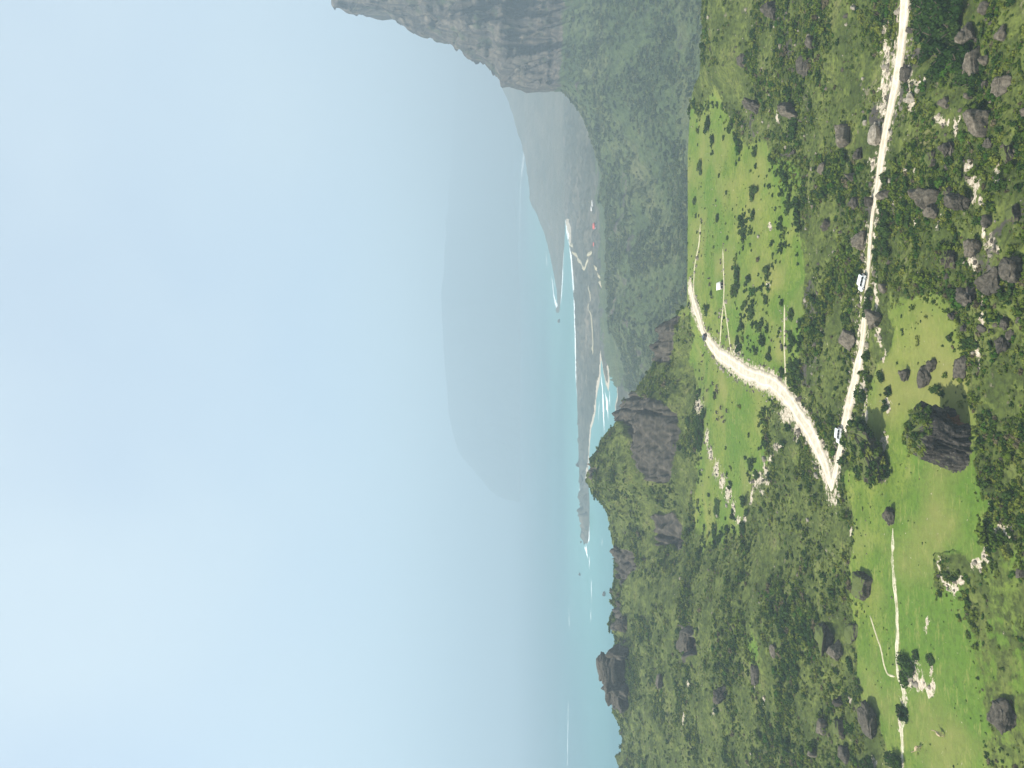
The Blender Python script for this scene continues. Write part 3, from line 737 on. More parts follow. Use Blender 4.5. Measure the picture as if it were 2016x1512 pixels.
# ------------------------------------------------------------------ roads and tracks
for k, (pp, wd) in ROADS.items():
    ribbon(k, XY[k], wd, M_ROAD, ground, .22, step=1.0, cross=13, jit=.22, taper=False, edge_attr=True, seed=len(k), widths=[6.6] * 5 + [7.6] * (len(pp) - 9) + [6.4, 5, 3.6, 2.4] if k == 'gravel_road' else [2.4 if b > 950 else 3.8 if b > 900 else 4.8 if b > 690 else 3.0 if b > 620 else 1.9 if b > 390 else 3.9 for a, b in pp],
           label={'gravel_road': 'broad white gravel road curving across the meadow', 'hillside_road': 'white gravel road cut along the foot of the slope'}[k], cat='road')
for k, (pp, wd) in TRACKS.items():
    ribbon(k, XY[k], wd * (.8 if k == 'meadow_track' else 1), M_STONY if k == 'meadow_track' else M_TRACK, ground, .14, step=.6, cross=5, jit=.45 if k == 'meadow_track' else .2, edge_attr=True, seed=len(k) + 4,
           label={'meadow_track': 'pale stony track along the lower meadow', 'grass_track': 'thin track leading to the hut', 'wheel_track': 'second wheel track joining by the hut', 'side_track': 'pale track along the edge of the meadow', 'faint_track': 'faint grassy track among bushes', 'footpath': 'narrow footpath over the lower meadow'}[k], cat='track')
# far tracks on the coast plain
def land(x, y):
    v = E + F * CZ / y; ty = H / 2 - F * x / y
    i = np.clip((v - vl[0]) / (vl[1] - vl[0]), 0, len(vl) - 2); j = np.clip((ty - tyl[0]) / (tyl[1] - tyl[0]), 0, len(tyl) - 2)
    return float(ZL[int(i), int(j)])
for i, (pp, wd, lab) in enumerate([([(1126, 478), (1133, 490), (1140, 505), (1150, 520), (1156, 528), (1161, 515), (1166, 502), (1173, 496)], 11, 'pale zigzag track on the coast plain'), ([(1181, 522), (1188, 550), (1194, 575), (1198, 590)], 11, 'pale straight track behind the wooded ridge'), ([(1168, 560), (1170, 620), (1171, 700)], 7, 'thin tan track along the spit')]):
    ribbon('coast_track', [seapt(a, b) for a, b in pp], wd, M_TRACK, land, 1.4, step=8, cross=5, jit=.15, edge_attr=True, seed=i + 40, label=lab, cat='track')

# ------------------------------------------------------------------ boulders
# sight line of centre, extents in the photo, material, seed, label
BL = [
 (1904, 60, 44, 49, 0, 'rounded brown boulder beside the dark thicket'), (1919, 121, 30, 64, 0, 'long cracked boulder overhanging the thicket edge'), (1938, 116, 24, 20, 0, 'small block under the long cracked boulder'),
 (1924, 237, 50, 62, 0, 'large brown boulder with a shaded foot below the road'), (1977, 163, 32, 48, 0, 'slanting brown slab at the frame edge below the thicket'), (1908, 186, 20, 18, 0, 'small boulder between the long cracked boulder and the large brown one'),
 (1942, 164, 17, 19, 1, 'small dark block beside the slanting brown slab'), (1663, 260, 30, 52, 0, 'long flat slab on the slope above the road'), (1727, 262, 24, 46, 3, 'pale limestone block at the road bend'),
 (1682, 12, 12, 16, 3, 'small whitish stone on the upper slope'), (1938, 12, 24, 30, 0, 'brown boulder cut by the frame beside the thicket'), (1786, 143, 17, 34, 1, 'dark round rocks on the lower road edge'),
 (1949, 279, 18, 24, 1, 'small dark boulder under the large brown boulder'), (1515, 18, 38, 42, 1, 'big square block high on the scrub slope'), (1585, 120, 20, 54, 1, 'dark ledge high on the scrub slope'),
 (1552, 212, 42, 44, 0, 'white-flecked boulder on the mid slope'), (1479, 205, 36, 34, 1, 'grey boulder near the top of the scrub slope'), (1463, 116, 18, 34, 1, 'dark ledge below the hazy edge of the slope'),
 (1598, 81, 24, 26, 1, 'dark rock beside the long ledge on the slope'), (1822, 388, 60, 50, 0, 'big broken boulder with a flat dark face below the road'), (1838, 414, 30, 34, 0, 'light brown block leaning on the big broken boulder'),
 (1695, 472, 26, 44, 0, 'squat pinkish boulder above the narrow road'), (1712, 396, 22, 22, 1, 'dark rock hiding a stretch of the road'), (1740, 380, 28, 24, 0, 'grey rock on the lower road edge by the gap'),
 (1866, 374, 24, 26, 2, 'mossy boulder below the big broken boulder'), (1892, 394, 50, 40, 1, 'dark craggy rock under the big broken boulder'), (1920, 487, 33, 44, 0, 'smooth brown boulder beside white gravel'),
 (1871, 509, 38, 42, 2, 'broad mossy boulder uphill of the smooth brown one'), (1955, 550, 46, 64, 1, 'large dark boulder at the bottom of the slope'), (2000, 528, 34, 60, 1, 'dark boulder cut by the lower frame edge'),
 (1908, 582, 36, 44, 1, 'dark furrowed boulder between bushes and meadow'), (1740, 566, 14, 24, 0, 'small boulder just below the white car'), (1682, 399, 21, 28, 1, 'dark boulder above the gap in the road'),
 (1626, 441, 22, 28, 2, 'mossy grey boulder on the slope over the road'), (1673, 347, 26, 20, 0, 'small brown rock above the pale road stretch'), (1945, 434, 24, 30, 1, 'small dark boulder near the white gravel streak'),
 (1833, 311, 22, 34, 2, 'mossy slab left of the white stone patch'), (1726, 626, 32, 45, 0, 'pointed brown boulder on grass below the road'), (1673, 668, 28, 46, 0, 'whale-backed pinkish boulder above the road'),
 (1783, 739, 24, 29, 1, 'dark speckled boulder on the dry meadow'), (1984, 634, 22, 37, 1, 'dark boulder in the scrub at the bottom edge'), (1978, 679, 26, 40, 1, 'hollow dark rock in the scrub at the bottom edge'),
 (1875, 622, 16, 17, 1, 'small round dark rock on dry grass'), (1898, 644, 12, 18, 1, 'small flat rock beside the round dark rock'), (1837, 719, 18, 32, 1, 'flat dark rock on the dry meadow'), (1898, 722, 12, 55, 1, 'low dark ledge in front of the great streaked rock'),
 (1824, 740, 17, 51, 1, 'low rock ledge beside the flat dark rock'), (1752, 1018, 26, 44, 1, 'humped dark boulder at the end of the stony track'), (1702, 1162, 34, 66, 2, 'jagged dark outcrop alone on the bright meadow'),
 (1717, 1427, 28, 82, 1, 'long dark slab at the meadow edge under the hill'), (1983, 1414, 32, 76, 1, 'long dark slab lying in the near meadow'), (1647, 1288, 30, 50, 0, 'grey boulder at the foot of the bushy hill'),
 (1680, 1252, 15, 50, 2, 'low mossy ledge at the meadow rim'), (1630, 1262, 34, 70, 2, 'craggy rock above the grey boulder at the hill foot'), (1619, 1434, 20, 36, 0, 'light fractured boulder near the frame edge on the hill foot'),
 (1650, 1386, 26, 26, 1, 'dark boulder between the long slab and the fractured one'), (1655, 1440, 22, 40, 2, 'mossy rock beside the fractured boulder'), (1600, 1488, 20, 24, 0, 'small pale boulder at the hill foot by the frame edge'), (1664, 1490, 18, 36, 1, 'dark rock at the frame edge over the meadow trees'),
 (1525, 1284, 14, 30, 0, 'small grey boulder on the middle of the bushy hill'), (1490, 1335, 16, 48, 1, 'dark ledge on the middle of the bushy hill'), (1419, 1372, 32, 44, 1, 'dark rock patch high on the bushy hill'), (1353, 1265, 30, 74, 1, 'long dark crag high on the bushy hill'),
 (1222, 1232, 30, 36, 1, 'pointed crag on the skyline ridge'), (1216, 1135, 12, 14, 1, 'small tooth of rock on the skyline ridge'), (1213, 1080, 12, 12, 1, 'tiny stone on the skyline ridge beside the peak'), (1218, 1190, 12, 14, 1, 'low skyline rock between the tooth and the crag'), (1228, 1275, 18, 26, 2, 'rounded mossy rock beside the skyline fort-like rock'),
 (1300, 1345, 14, 30, 0, 'grey rock under the skyline fort-like rock'), (2012, 1130, 12, 26, 1, 'dark stone cut by the bottom of the near meadow'), (1690, 300, 20, 26, 1, 'small dark rock uphill of the limestone block'), (1620, 330, 18, 30, 0, 'brown rock on the slope uphill of the road bend'), (1560, 300, 16, 22, 1, 'little dark rock in the middle of the scrub slope'),
 (1868, 290, 30, 36, 1, 'dark rocks beside the white stone patch'), (1860, 200, 22, 26, 0, 'brown rock on the bank under the road bend'), (1795, 190, 16, 24, 3, 'pale rubble stone just under the road'), (1998, 420, 22, 40, 2, 'mossy rock at the bottom edge among bushes'), (1990, 300, 26, 40, 2, 'mossy boulder in the bottom corner scrub'), (1975, 60, 22, 34, 0, 'brown boulder in the bottom corner by the slanting slab')]
MARKS = []; USED = set()
def whereabouts(x, y, used, head):
    """a phrase that ties a small thing to the nearest named one"""
    best = sorted(MARKS, key=lambda m: (m[0] - x) ** 2 + (m[1] - y) ** 2)[:6]
    for mx, my, nm in best:
        dx, dy = x - mx, y - my
        if math.hypot(dx, dy) > 28: continue
        rel = 'beyond the' if dy > abs(dx) else 'in front of the' if -dy > abs(dx) else 'beside the'
        for pre in ('', 'smaller '):
            q = f'{pre}{head} {rel} {nm}'
            if q not in used and len(q.split()) <= 16: used.add(q); return q
    return None
for i, (tx, ty, hpx, wpx, mi, lab) in enumerate(BL):
    p = hit(tx + hpx * .42, ty, DA, ZA); s = p.y / F
    big = wpx * hpx > 900
    if len(lab.split()) <= 10: MARKS.append((p.x, p.y, lab))
    v, f = rockmesh(100 + i, 5 if big else 4, random.randint(11, 20), .055 if mi in (0, 3) else .10)
    v = to_unit(v)
    if wpx > 1.7 * hpx: v = to_unit(np.sign(v) * np.abs(v) ** .72)
    hm = hpx * s * 1.12
    rock_thing('boulder', v, f, M_ROCKS[mi], (p.x, p.y + wpx * s * .30, p.z - hm * .24), wpx * s * .46, wpx * s / 2 * random.uniform(.6, .85), hm / 2, random.uniform(-.25, .25), lab, 'boulder', tilt=random.uniform(-.15, .15))

# the great streaked rock: footprint outline lofted upwards, undercut hollow on one side
def crag(name, tx0, tx1, prof_l, prof_r, depth, mat, label, seed, hollow=None, strata=0.0, dome=.62):
    """prof_l / prof_r: (fraction of height from foot, photo column) of the two sides"""
    base = hit(tx1, (prof_l[0][1] + prof_r[0][1]) / 2, DA, ZA); s = base.y / F
    hgt = max(zof(tx0, base.y + depth * .42) - base.z, 1.0)
    nr, na = 60, 130
    t = np.linspace(0, 1, nr); ang = np.linspace(0, 2 * np.pi, na, endpoint=False)
    xl = np.interp(t, [a for a, b in prof_l], [xof(b, base.y) for a, b in prof_l]); xr = np.interp(t, [a for a, b in prof_r], [xof(b, base.y) for a, b in prof_r])
    T, A = np.meshgrid(t, ang, indexing='ij')
    ca, sa = np.cos(A), np.sin(A)
    k = np.power(np.abs(ca) ** 3.2 + np.abs(sa) ** 3.2, -1 / 3.2)
    cx = ((xl + xr) / 2)[:, None]; hw = ((xr - xl) / 2)[:, None]
    hd = np.minimum(depth / 2, depth / 2 * (1.0 - .25 * t))[:, None]
    rnd = np.where(T > dome, np.power(np.clip(1 - np.power(np.clip((T - dome) / (1.005 - dome), 0, 1), 2.4), 0.0, 1), .55), 1)
    crk = np.abs(fbm(A * 5 + seed, T * .9, 4, seed)); lay = fbm(A * .6, T * 9 + seed, 3, seed + 2)
    grv = np.abs(fbm(A * 11, T * .8 + 4, 3, seed + 21)); step_ = np.round(fbm(A * 1.9 + T * .7, T * 2.2, 2, seed + 31) * 5) / 5
    q = (1 - .16 * np.clip(.35 - crk, 0, 1) / .35 - .03 * np.clip(.25 - grv, 0, 1) / .25 + step_ * .13 + fbm(A * 26, T * 14, 3, seed + 41) * .035 + lay * strata + fbm(A * 7, T * 8, 4, seed + 5) * .07) * rnd
    X = cx + hw * ca * k * q; Y = base.y + depth * .5 + hd * sa * k * q
    Z = base.z - 1.2 + T * (hgt + 1.2) + fbm(ca * 1.5 + 5, sa * 1.5 + 3, 3, seed + 8) * 2.2 * smooth01(.4, 1, T)
    g = A * 0
    if hollow:
        a0, aw, h0, hh, dep = hollow
        g = np.exp(-((A - a0) / aw) ** 2 - ((T - h0) / hh) ** 2) * dep
        X = X - ca * k * g * hw * .5; Y = Y - sa * k * g * hd
    loc = Vector((float(np.mean(cx)), base.y + depth / 2, base.z))
    V = np.stack([X - loc.x, Y - loc.y, Z - loc.z], -1).reshape(-1, 3)
    i = np.arange(nr * na).reshape(nr, na); j = np.roll(i, -1, 1)
    fc = np.stack([i[:-1], j[:-1], j[1:], i[1:]], -1).reshape(-1, 4)
    root = bpy.data.objects.new(name, None); col.objects.link(root); root.location = loc
    tag(root, label, 'rock')
    fl = [list(q) for q in fc] + [list(i[-1])]
    fm = mesh('rock_face', V, fl, mat, True); attr(fm, 'ochre', np.clip(g * 2.2, 0, 1)); obj('rock_face', fm, root)
    return root, loc, X - loc.x, Y - loc.y, Z - loc.z, hgt, s
cast, cl_, CX, CYY, CZZ, ch, cs = crag('streaked_rock', 1796, 1921, [(0, 939), (.25, 925), (.6, 915), (.8, 908), (1, 880)], [(0, 797), (.3, 812), (.45, 806), (.7, 792), (.85, 800), (1, 835)], 13.0, M_CASTLE,
     'great black-streaked rock with mossy top and orange hollow on the meadow', 5, strata=.03, hollow=(5.70, .42, .22, .26, .55), dome=.66)
out, ol_, OX, OY, OZ, oh, os_ = crag('bushy_outcrop', 1674, 1751, [(0, 962), (.3, 955), (.6, 948), (.8, 915), (1, 880)], [(0, 902), (.25, 880), (.5, 850), (.75, 836), (1, 832)], 14.0, M_ROCKS[2],
     'bush-covered rocky outcrop below the road junction', 9, strata=.07)
fb = hit(1240, 1350, DA, ZA); fsx = fb.y / F
fort = bpy.data.objects.new('fort_rock', None); col.objects.link(fort); fort.location = fb; tag(fort, 'fort-like rock with a dark cave mouth on the skyline ridge', 'rock')
# centre and extents in the photo, then depth offset and depth (m)
for i, (tx, ty, hp_, wp_, dy, dp) in enumerate([(1222, 1382, 46, 62, 4, 22), (1217, 1296, 46, 20, 2, 10), (1197, 1334, 32, 76, 3, 16), (1190, 1326, 24, 56, 4, 14), (1218, 1345, 52, 112, 9, 14), (1212, 1368, 52, 40, 2, 16), (1228, 1405, 24, 30, 3, 12), (1229, 1284, 20, 18, 4, 9)]):
    v, f = rockmesh(740 + i, 5, 15, .11); v = to_unit(np.sign(to_unit(v)) * np.abs(to_unit(v)) ** .8)
    o = obj('block', mesh('block', v * np.array([wp_ * fsx / 2 * 1.08, dp / 2, hp_ * fsx / 2 * 1.1]), f, M_ROCKS[1]), fort, loc=(xof(ty, fb.y) - fb.x, dy + dp / 2, zof(tx, fb.y + dy + 3) - fb.z), rz=random.uniform(-.2, .2))
FX = None

# ------------------------------------------------------------------ plants
def clump(seed, n, leaf, flatz=.8, core=True, lobes=5, low=.1):
    r = np.random.default_rng(seed)
    lc = r.normal(size=(lobes, 3)) * np.array([.42, .42, .2]) + np.array([0, 0, .45]); lr = r.uniform(.38, .62, lobes)
    V, Fc = [], []
    for k in range(n):
        j = r.integers(lobes)
        d = r.normal(size=3); d[2] = abs(d[2]) * .9 - .25; d /= np.linalg.norm(d)
        p = lc[j] + d * lr[j] * r.uniform(.72, 1.05)
        p[2] = max(p[2] * flatz, low * r.uniform(.3, 1))
        nn = d + r.normal(size=3) * .55; nn /= np.linalg.norm(nn)
        a = np.cross(nn, r.normal(size=3)); a /= np.linalg.norm(a) + 1e-9; b = np.cross(nn, a)
        q = leaf * r.uniform(.6, 1.3); e = q * r.uniform(.5, .9)
        m = len(V)
        V += [p - a * q, p - b * e, p + a * q, p + b * e]; Fc.append([m, m + 1, m + 2, m + 3])
    if core:
        for j in range(lobes):
            bm = bmesh.new(); bmesh.ops.create_icosphere(bm, subdivisions=1, radius=1)
            m = len(V)
            for q in bm.verts:
                w = np.array(q.co[:]) * lr[j] * .74 * r.uniform(.8, 1.1) + lc[j]; w[2] = max(w[2] * flatz, 0.0); V.append(w)
            for q in bm.faces: Fc.append([m + x.index for x in q.verts])
            bm.free()
    return np.array(V), Fc
def protos(n, nl, leaf, mat, seed, **k):
    return [mesh('foliage', *clump(seed + i, nl, leaf, **k), mat) for i in range(n)]
P_SHRUB = protos(4, 70, .22, M_LEAF, 300)
P_BRIGHT = protos(2, 70, .22, M_LEAFB, 330)
P_DARK = protos(3, 90, .20, M_LEAFD, 340, flatz=.75)
P_DRY = protos(1, 60, .20, M_LEAFDRY, 350)
P_FAR = protos(3, 30, .34, M_LEAFF, 360, lobes=3)
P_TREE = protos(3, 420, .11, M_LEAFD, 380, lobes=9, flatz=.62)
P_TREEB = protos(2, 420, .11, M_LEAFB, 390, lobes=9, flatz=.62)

def scatter_obj(name, pts, sc, kind, tint, meshes, label, cat):
    """one uncountable mass of plants: points with instances"""
    me = mesh(name, pts, np.zeros((0, 4), int))
    n = len(pts)
    attr(me, 'sc', sc); attr(me, 'tint', tint); attr(me, 'rot', rng.uniform(0, 6.28, n))
    at = me.attributes.new('pick', 'INT', 'POINT'); at.data.foreach_set('value', np.asarray(kind, dtype=np.int32))
    o = obj(name, me)
    ng = bpy.data.node_groups.new(name, 'GeometryNodeTree')
    ng.interface.new_socket('Geometry', in_out='INPUT', socket_type='NodeSocketGeometry')
    ng.interface.new_socket('Geometry', in_out='OUTPUT', socket_type='NodeSocketGeometry')
    N, L = ng.nodes, ng.links
    gi, go = N.new('NodeGroupInput'), N.new('NodeGroupOutput')
    iop = N.new('GeometryNodeInstanceOnPoints'); iop.inputs['Pick Instance'].default_value = True
    g2i = N.new('GeometryNodeGeometryToInstance')
    for k in range(len(meshes) - 1, -1, -1):
        po = bpy.data.objects.new(name + '_leafage', meshes[k])
        oi = N.new('GeometryNodeObjectInfo'); oi.inputs[0].default_value = po; oi.inputs['As Instance'].default_value = True
        if k == len(meshes) - 1: jn = N.new('GeometryNodeJoinGeometry')
        L.new(oi.outputs['Geometry'], jn.inputs[0])
    def na(nm, typ):
        a = N.new('GeometryNodeInputNamedAttribute'); a.data_type = typ; a.inputs[0].default_value = nm; return a.outputs[0]
    cx = N.new('ShaderNodeCombineXYZ'); L.new(na('rot', 'FLOAT'), cx.inputs[2])
    L.new(gi.outputs[0], iop.inputs['Points']); L.new(jn.outputs[0], iop.inputs['Instance'])
    L.new(na('pick', 'INT'), iop.inputs['Instance Index'])
    L.new(cx.outputs[0], iop.inputs['Rotation']); L.new(na('sc', 'FLOAT'), iop.inputs['Scale'])
    L.new(iop.outputs[0], go.inputs[0])
    md = o.modifiers.new('plants', 'NODES'); md.node_group = ng
    return tag(o, label, cat, kind='stuff')

def sample(D, X, Z, dens, n_max=10 ** 9):
    """random points on a sheet, dens in plants per square metre at each grid vertex"""
    w = np.abs(np.diff(X, axis=1))[:-1] ; h = np.abs(np.diff(D, axis=0))[:, :-1]
    ex = (w * h * dens[:-1, :-1])
    n = min(int(ex.sum()), n_max)
    c = np.cumsum(ex.ravel()); u = rng.uniform(0, c[-1], n); k = np.searchsorted(c, u)
    i, j = np.unravel_index(np.clip(k, 0, ex.size - 1), ex.shape)
    s, t = rng.uniform(0, 1, n), rng.uniform(0, 1, n)
    g = lambda Q: (Q[i, j] * (1 - s) + Q[i + 1, j] * s) * (1 - t) + (Q[i, j + 1] * (1 - s) + Q[i + 1, j + 1] * s) * t
    return np.stack([g(X), g(D), g(Z)], -1), i, j

frame = (TYG > -140) & (TYG < 1650) & (DA > 128)
patch = fbm(XA / 16, DA / 16, 4, 101); fine_p = fbm(XA / 5, DA / 5, 3, 103)
terr = np.sin(VA / 11.0 + fbm(XA / 40, DA / 40, 2, 7) * 3)
dens = np.where(meadow > .9, .004, np.where(meadow > .7, .05 + .16 * (terr > .55), np.where(meadow > .5, .30, np.where(meadow > .3, .70, 1.5))))
dens = dens * np.where(meadow > .9, 1.0, np.clip(.55 + patch * 1.5 + fine_p * .6, .03, 1.8))
dens = np.where(upper & (VA < 1445), .012 + .03 * (fine_p > .45), dens)
dens = np.where(lower & (TYG < 980), np.clip(.012 + .09 * (patch > .32), 0, 1), dens)
dens = dens + np.where(meadow > .5, .42 * np.clip((.88 - meadow_w) / .45, 0, 1) * np.clip(.5 + patch * 1.6, 0, 1.5), 0)
dens *= np.where(DA > 300, .55, 1.0) * np.where((DA > 225) & (TYG > 950), .75, 1.0)
dens *= (near_road > .8) * (bare < .55) * (rock < .9) * frame * (DA < 640)
dens *= smooth01(1190, 1230, VA) * .0 + 1.0
pts, gi_, gj_ = sample(DA, XA, ZA, dens)
n = len(pts)
isup, islo = upper[gi_, gj_], lower[gi_, gj_]
sc = np.exp(rng.normal(-.95, .50, n))
sc = sc * (1 + .9 * np.clip(patch[gi_, gj_], -.3, 1)); sc = np.where(pts[:, 1] > 225, sc * 1.2, sc)
sc = np.where(islo, sc * .75, sc); sc = np.where(isup, sc * 1.5, sc)
sc = np.clip(sc, .2, 2.6)
kind = rng.choice(10, n, p=[.195, .195, .195, .195, .035, .035, .025, .025, .025, .075])
kind = np.where((sc > .9) & (rng.uniform(size=n) < .28), rng.integers(6, 9, n), kind)
kind = np.where(isup & (rng.uniform(size=n) < .8), rng.integers(6, 9, n), kind)
tint = np.clip(.5 + fbm(pts[:, 0] / 22, pts[:, 1] / 22, 3, 121) * .9 + rng.normal(0, .26, n) + .10 * (pts[:, 1] > 225), 0.02, .98)
pts[:, 2] -= sc * .08
app = sc / pts[:, 1] * (np.abs(pts[:, 0]) < pts[:, 1] * .497) * (pts[:, 1] > 155)
order = np.argsort(-app)
NEAR = 285
allm = P_SHRUB + P_BRIGHT + P_DARK + P_DRY
print('shrubs', n)
rest = order[NEAR:]
scatter_obj('scrub', pts[rest], sc[rest], kind[rest], tint[rest] * .9, allm, 'dense low scrub covering the slopes', 'scrub')

# weeds and tufts on the meadows
wd_ = np.where(meadow > .35, .22 * np.clip(.3 + patch * 2.2, .05, 1.6), .20) * frame * (near_road > .5) * (DA < 430) * (DA > 150) * np.clip(.4 + fine_p * 2, 0, 1.4)
pt2, a2, b2 = sample(DA, XA, ZA, wd_)
scatter_obj('weeds', pt2, rng.uniform(.10, .32, len(pt2)), rng.integers(0, len(allm), len(pt2)), rng.uniform(.3, 1, len(pt2)), allm, 'small tufts of weeds dotted over the grass', 'weeds')

# trees and bushes on the mountain flank
fB = (TYGB > -80) & (VB < 1400) & (DB < 1300)
okb = (rockm < .3) * fB * np.clip(.7 + fbm(XB / 45, DB / 45, 4, 131) * 1.6, .05, 1.6)
pb, ib, jb = sample(DB2, XB2, ZB2, okb * .075)
pb[:, 2] -= .3
print('mountain bushes', len(pb))
scatter_obj('mountain_scrub', pb, rng.gamma(2, .62, len(pb)) + .7, rng.integers(0, 3, len(pb)), np.clip(.5 + fbm(pb[:, 0] / 60, pb[:, 1] / 60, 3, 5) * .8 + rng.normal(0, .25, len(pb)), .02, .9), P_FAR, 'dull green bushes covering the far mountainside', 'scrub')

def tree(tx, ty, wpx, hpx, label, group=None, bright=False, seed=0, own=None):
    p = hit(tx + hpx * .45, ty, DA, ZA); s = p.y / F
    root = bpy.data.objects.new('tree' if not bright else 'bush', None); col.objects.link(root)
    root.location = (p.x, p.y, p.z); root.rotation_euler = (0, 0, seed * 1.7)
    if not group and len(label.split()) <= 9: MARKS.append((p.x, p.y, label))
    if own: label = whereabouts(p.x, p.y, USED, own) or label
    tag(root, label, 'tree' if not bright else 'bush', group)
    hm, wm = hpx * s, wpx * s
    r0 = max(.10, hm * .05)
    V, Fc = [], []
    def limb(a, b, ra, rb, m=6):
        a, b = Vector(a), Vector(b); ax = (b - a).normalized(); e = ax.orthogonal().normalized(); g = ax.cross(e); i0 = len(V)
        for pnt, rad in ((a, ra), (a.lerp(b, .5) + e * ra * .5, (ra + rb) / 2), (b, rb)):
            for q in range(m): an = q / m * 6.2832; V.append(tuple(pnt + (e * math.cos(an) + g * math.sin(an)) * rad))
        for lv in range(2):
            for q in range(m): w = (q + 1) % m; Fc.append([i0 + lv * m + q, i0 + lv * m + w, i0 + lv * m + m + w, i0 + lv * m + m + q])
    limb((0, 0, -.3), (0, 0, hm * .4), r0 * 1.3, r0)
    for q in range(5):
        an = q * 1.256 + seed; limb((0, 0, hm * .33), (math.cos(an) * wm * .27, math.sin(an) * wm * .27, hm * .62), r0 * .7, r0 * .3)
    obj('trunk', mesh('trunk', V, Fc, M_BARK, True), root)
    pm = (P_TREEB if bright else P_TREE)
    c = obj('crown', pm[seed % len(pm)], root, loc=(0, 0, hm * .02))
    c.scale = (wm * .52, wm * .50, hm * 1.05)
    return root
TR = [(1776, 1315, 52, 26, 'broad dark tree beside the stony meadow track'), (1771, 1402, 36, 22, 'round dark tree farther along the stony meadow track'), (1757, 1496, 44, 28, 'dark tree cut by the frame edge at the track'), (1706, 1506, 38, 22, 'dark bushy tree above the track at the frame edge'),
      (1800, 1290, 24, 12, 'small dark bush by the white stony patch'), (1672, 1310, 28, 10, 'low dark bush on the rim of the near meadow'), (1688, 1355, 26, 12, 'dark bush under the rocky hill foot'), (1830, 1300, 30, 8, 'low dark thicket along the white stony patch'),
      (1558, 255, 42, 22, 'dark round tree high on the scrub slope'), (1378, 830, 40, 14, 'dark tree beside the pale wash at the meadow end'), (1372, 868, 52, 14, 'dark thicket under the great rock knob'), (1352, 830, 24, 10, 'small dark tree by the pale bank under the knob'),
      (1442, 575, 24, 14, 'dark bush just behind the hut'), (1447, 560, 22, 12, 'second dark bush behind the hut'), (1448, 540, 34, 10, 'row of dark bush right of the hut'), (1505, 535, 24, 14, 'large dark bush in the middle of the far meadow'), (1470, 548, 20, 12, 'dark bush between hut and scrub'),
      (1452, 685, 22, 10, 'dark bush on the near side of the broad road'), (1449, 670, 18, 8, 'small dark bush near the road edge'), (1555, 618, 26, 10, 'dark bush by the faint track'), (1558, 670, 26, 11, 'dark bush on grass above the scrub'), (1505, 588, 18, 9, 'dark bush on the terrace line'), (1537, 596, 16, 8, 'small bush beside the faint track'), (1573, 637, 18, 8, 'dark bush at the lower rim of the far meadow'),
      (1512, 700, 24, 9, 'dark bush near the bend of the broad road'), (1537, 735, 26, 9, 'bush on the inner side of the road bend'), (1464, 600, 20, 8, 'dark bush on the upper terrace'), (1480, 380, 30, 12, 'dark clump in the far meadow corner'), (1410, 430, 18, 8, 'small dark tree near the meadow edge'), (1400, 275, 22, 9, 'dark tree at the hazy meadow edge'), (1375, 330, 26, 9, 'dark tree on the drop-off edge'), (1365, 395, 18, 8, 'little dark tree on the drop-off edge'), (1390, 245, 30, 12, 'dark clump where the meadow meets the slope'),
      (1488, 936, 16, 9, 'dark tree beside the sandy wash'), (1512, 936, 18, 9, 'dark tree below the sandy wash'), (1540, 872, 18, 10, 'dark tree at the sandy hollow'), (1460, 985, 22, 12, 'dark bush at the lower end of the wash'), (1410, 1000, 44, 6, 'dark bush row on the meadow beside the wash'), (1405, 1050, 34, 7, 'dark bush row at the far end of the meadow'), (1440, 1015, 18, 9, 'dark bush at the wash bend'), (1460, 1040, 30, 12, 'dark thicket where wash and hill meet'), (1468, 1010, 20, 9, 'bush between the wash arms'),
      (1740, 350, 26, 18, 'dark bush under the pale road stretch'), (1735, 425, 40, 22, 'dark bush hanging over the road edge'), (1737, 455, 42, 24, 'dark green bush under the narrow road'), (1735, 490, 34, 20, 'dark bush beside the narrow road'), (1706, 577, 24, 14, 'dark bush in front of the white car'), (1704, 605, 34, 16, 'dark bush along the road past the white car'), (1720, 500, 22, 14, 'small dark bush by the road'), (1698, 398, 20, 14, 'dark bush above the road gap'), (1665, 630, 24, 14, 'dark bush behind the whale-backed boulder'), (1702, 700, 22, 14, 'dark bush by the road below the whale-backed boulder'),
      (1745, 770, 22, 16, 'dark bush beside the white gravel on the dry meadow'), (1732, 742, 22, 14, 'dark bush on the dry meadow near the road'), (1740, 800, 20, 16, 'dark bush next to the small gravel streak'), (1712, 744, 12, 10, 'small dark bush just below the road'), (1899, 678, 20, 14, 'bush in front of the dry meadow'), (1868, 665, 16, 10, 'dark bush on the dry grass'), (1690, 845, 40, 26, 'bushes over the top of the rocky outcrop')]
for i, (a, b, w, h, lab) in enumerate(TR): tree(a, b, w, h, lab, seed=i)
# deep thicket in the hollow beneath the road
TH = [(1815, 20, 60, 40), (1830, 70, 60, 44), (1845, 20, 60, 46), (1850, 110, 56, 44), (1865, 60, 50, 44), (1880, 20, 44, 36), (1838, 140, 40, 30), (1878, 120, 50, 40), (1890, 155, 44, 36), (1810, 60, 44, 26), (1815, 105, 40, 24), (1895, 95, 40, 30), (1905, 165, 36, 28), (1800, -10, 50, 30)]
for i, (a, b, w, h) in enumerate(TH): tree(a, b, w, h, 'deep green tree crowded into the thicket under the road', 'trees of the thicket under the road', seed=i + 3, own='thicket tree')
for i, (a, b, w, h, lab) in enumerate([(1850, 398, 22, 18, 'bright green bush beside the big broken boulder'), (1692, 330, 22, 20, 'bright green bush at the end of the pale road stretch'), (1803, 495, 16, 14, 'bright green bush on the slope below the narrow road'), (1872, 128, 40, 26, 'bright green bush in front of the thicket'), (1950, 190, 20, 18, 'bright green bush between the lower boulders'), (1955, 700, 20, 16, 'bright bush in the scrub at the bottom edge')]):
    tree(a, b, w, h, lab, bright=True, seed=i)

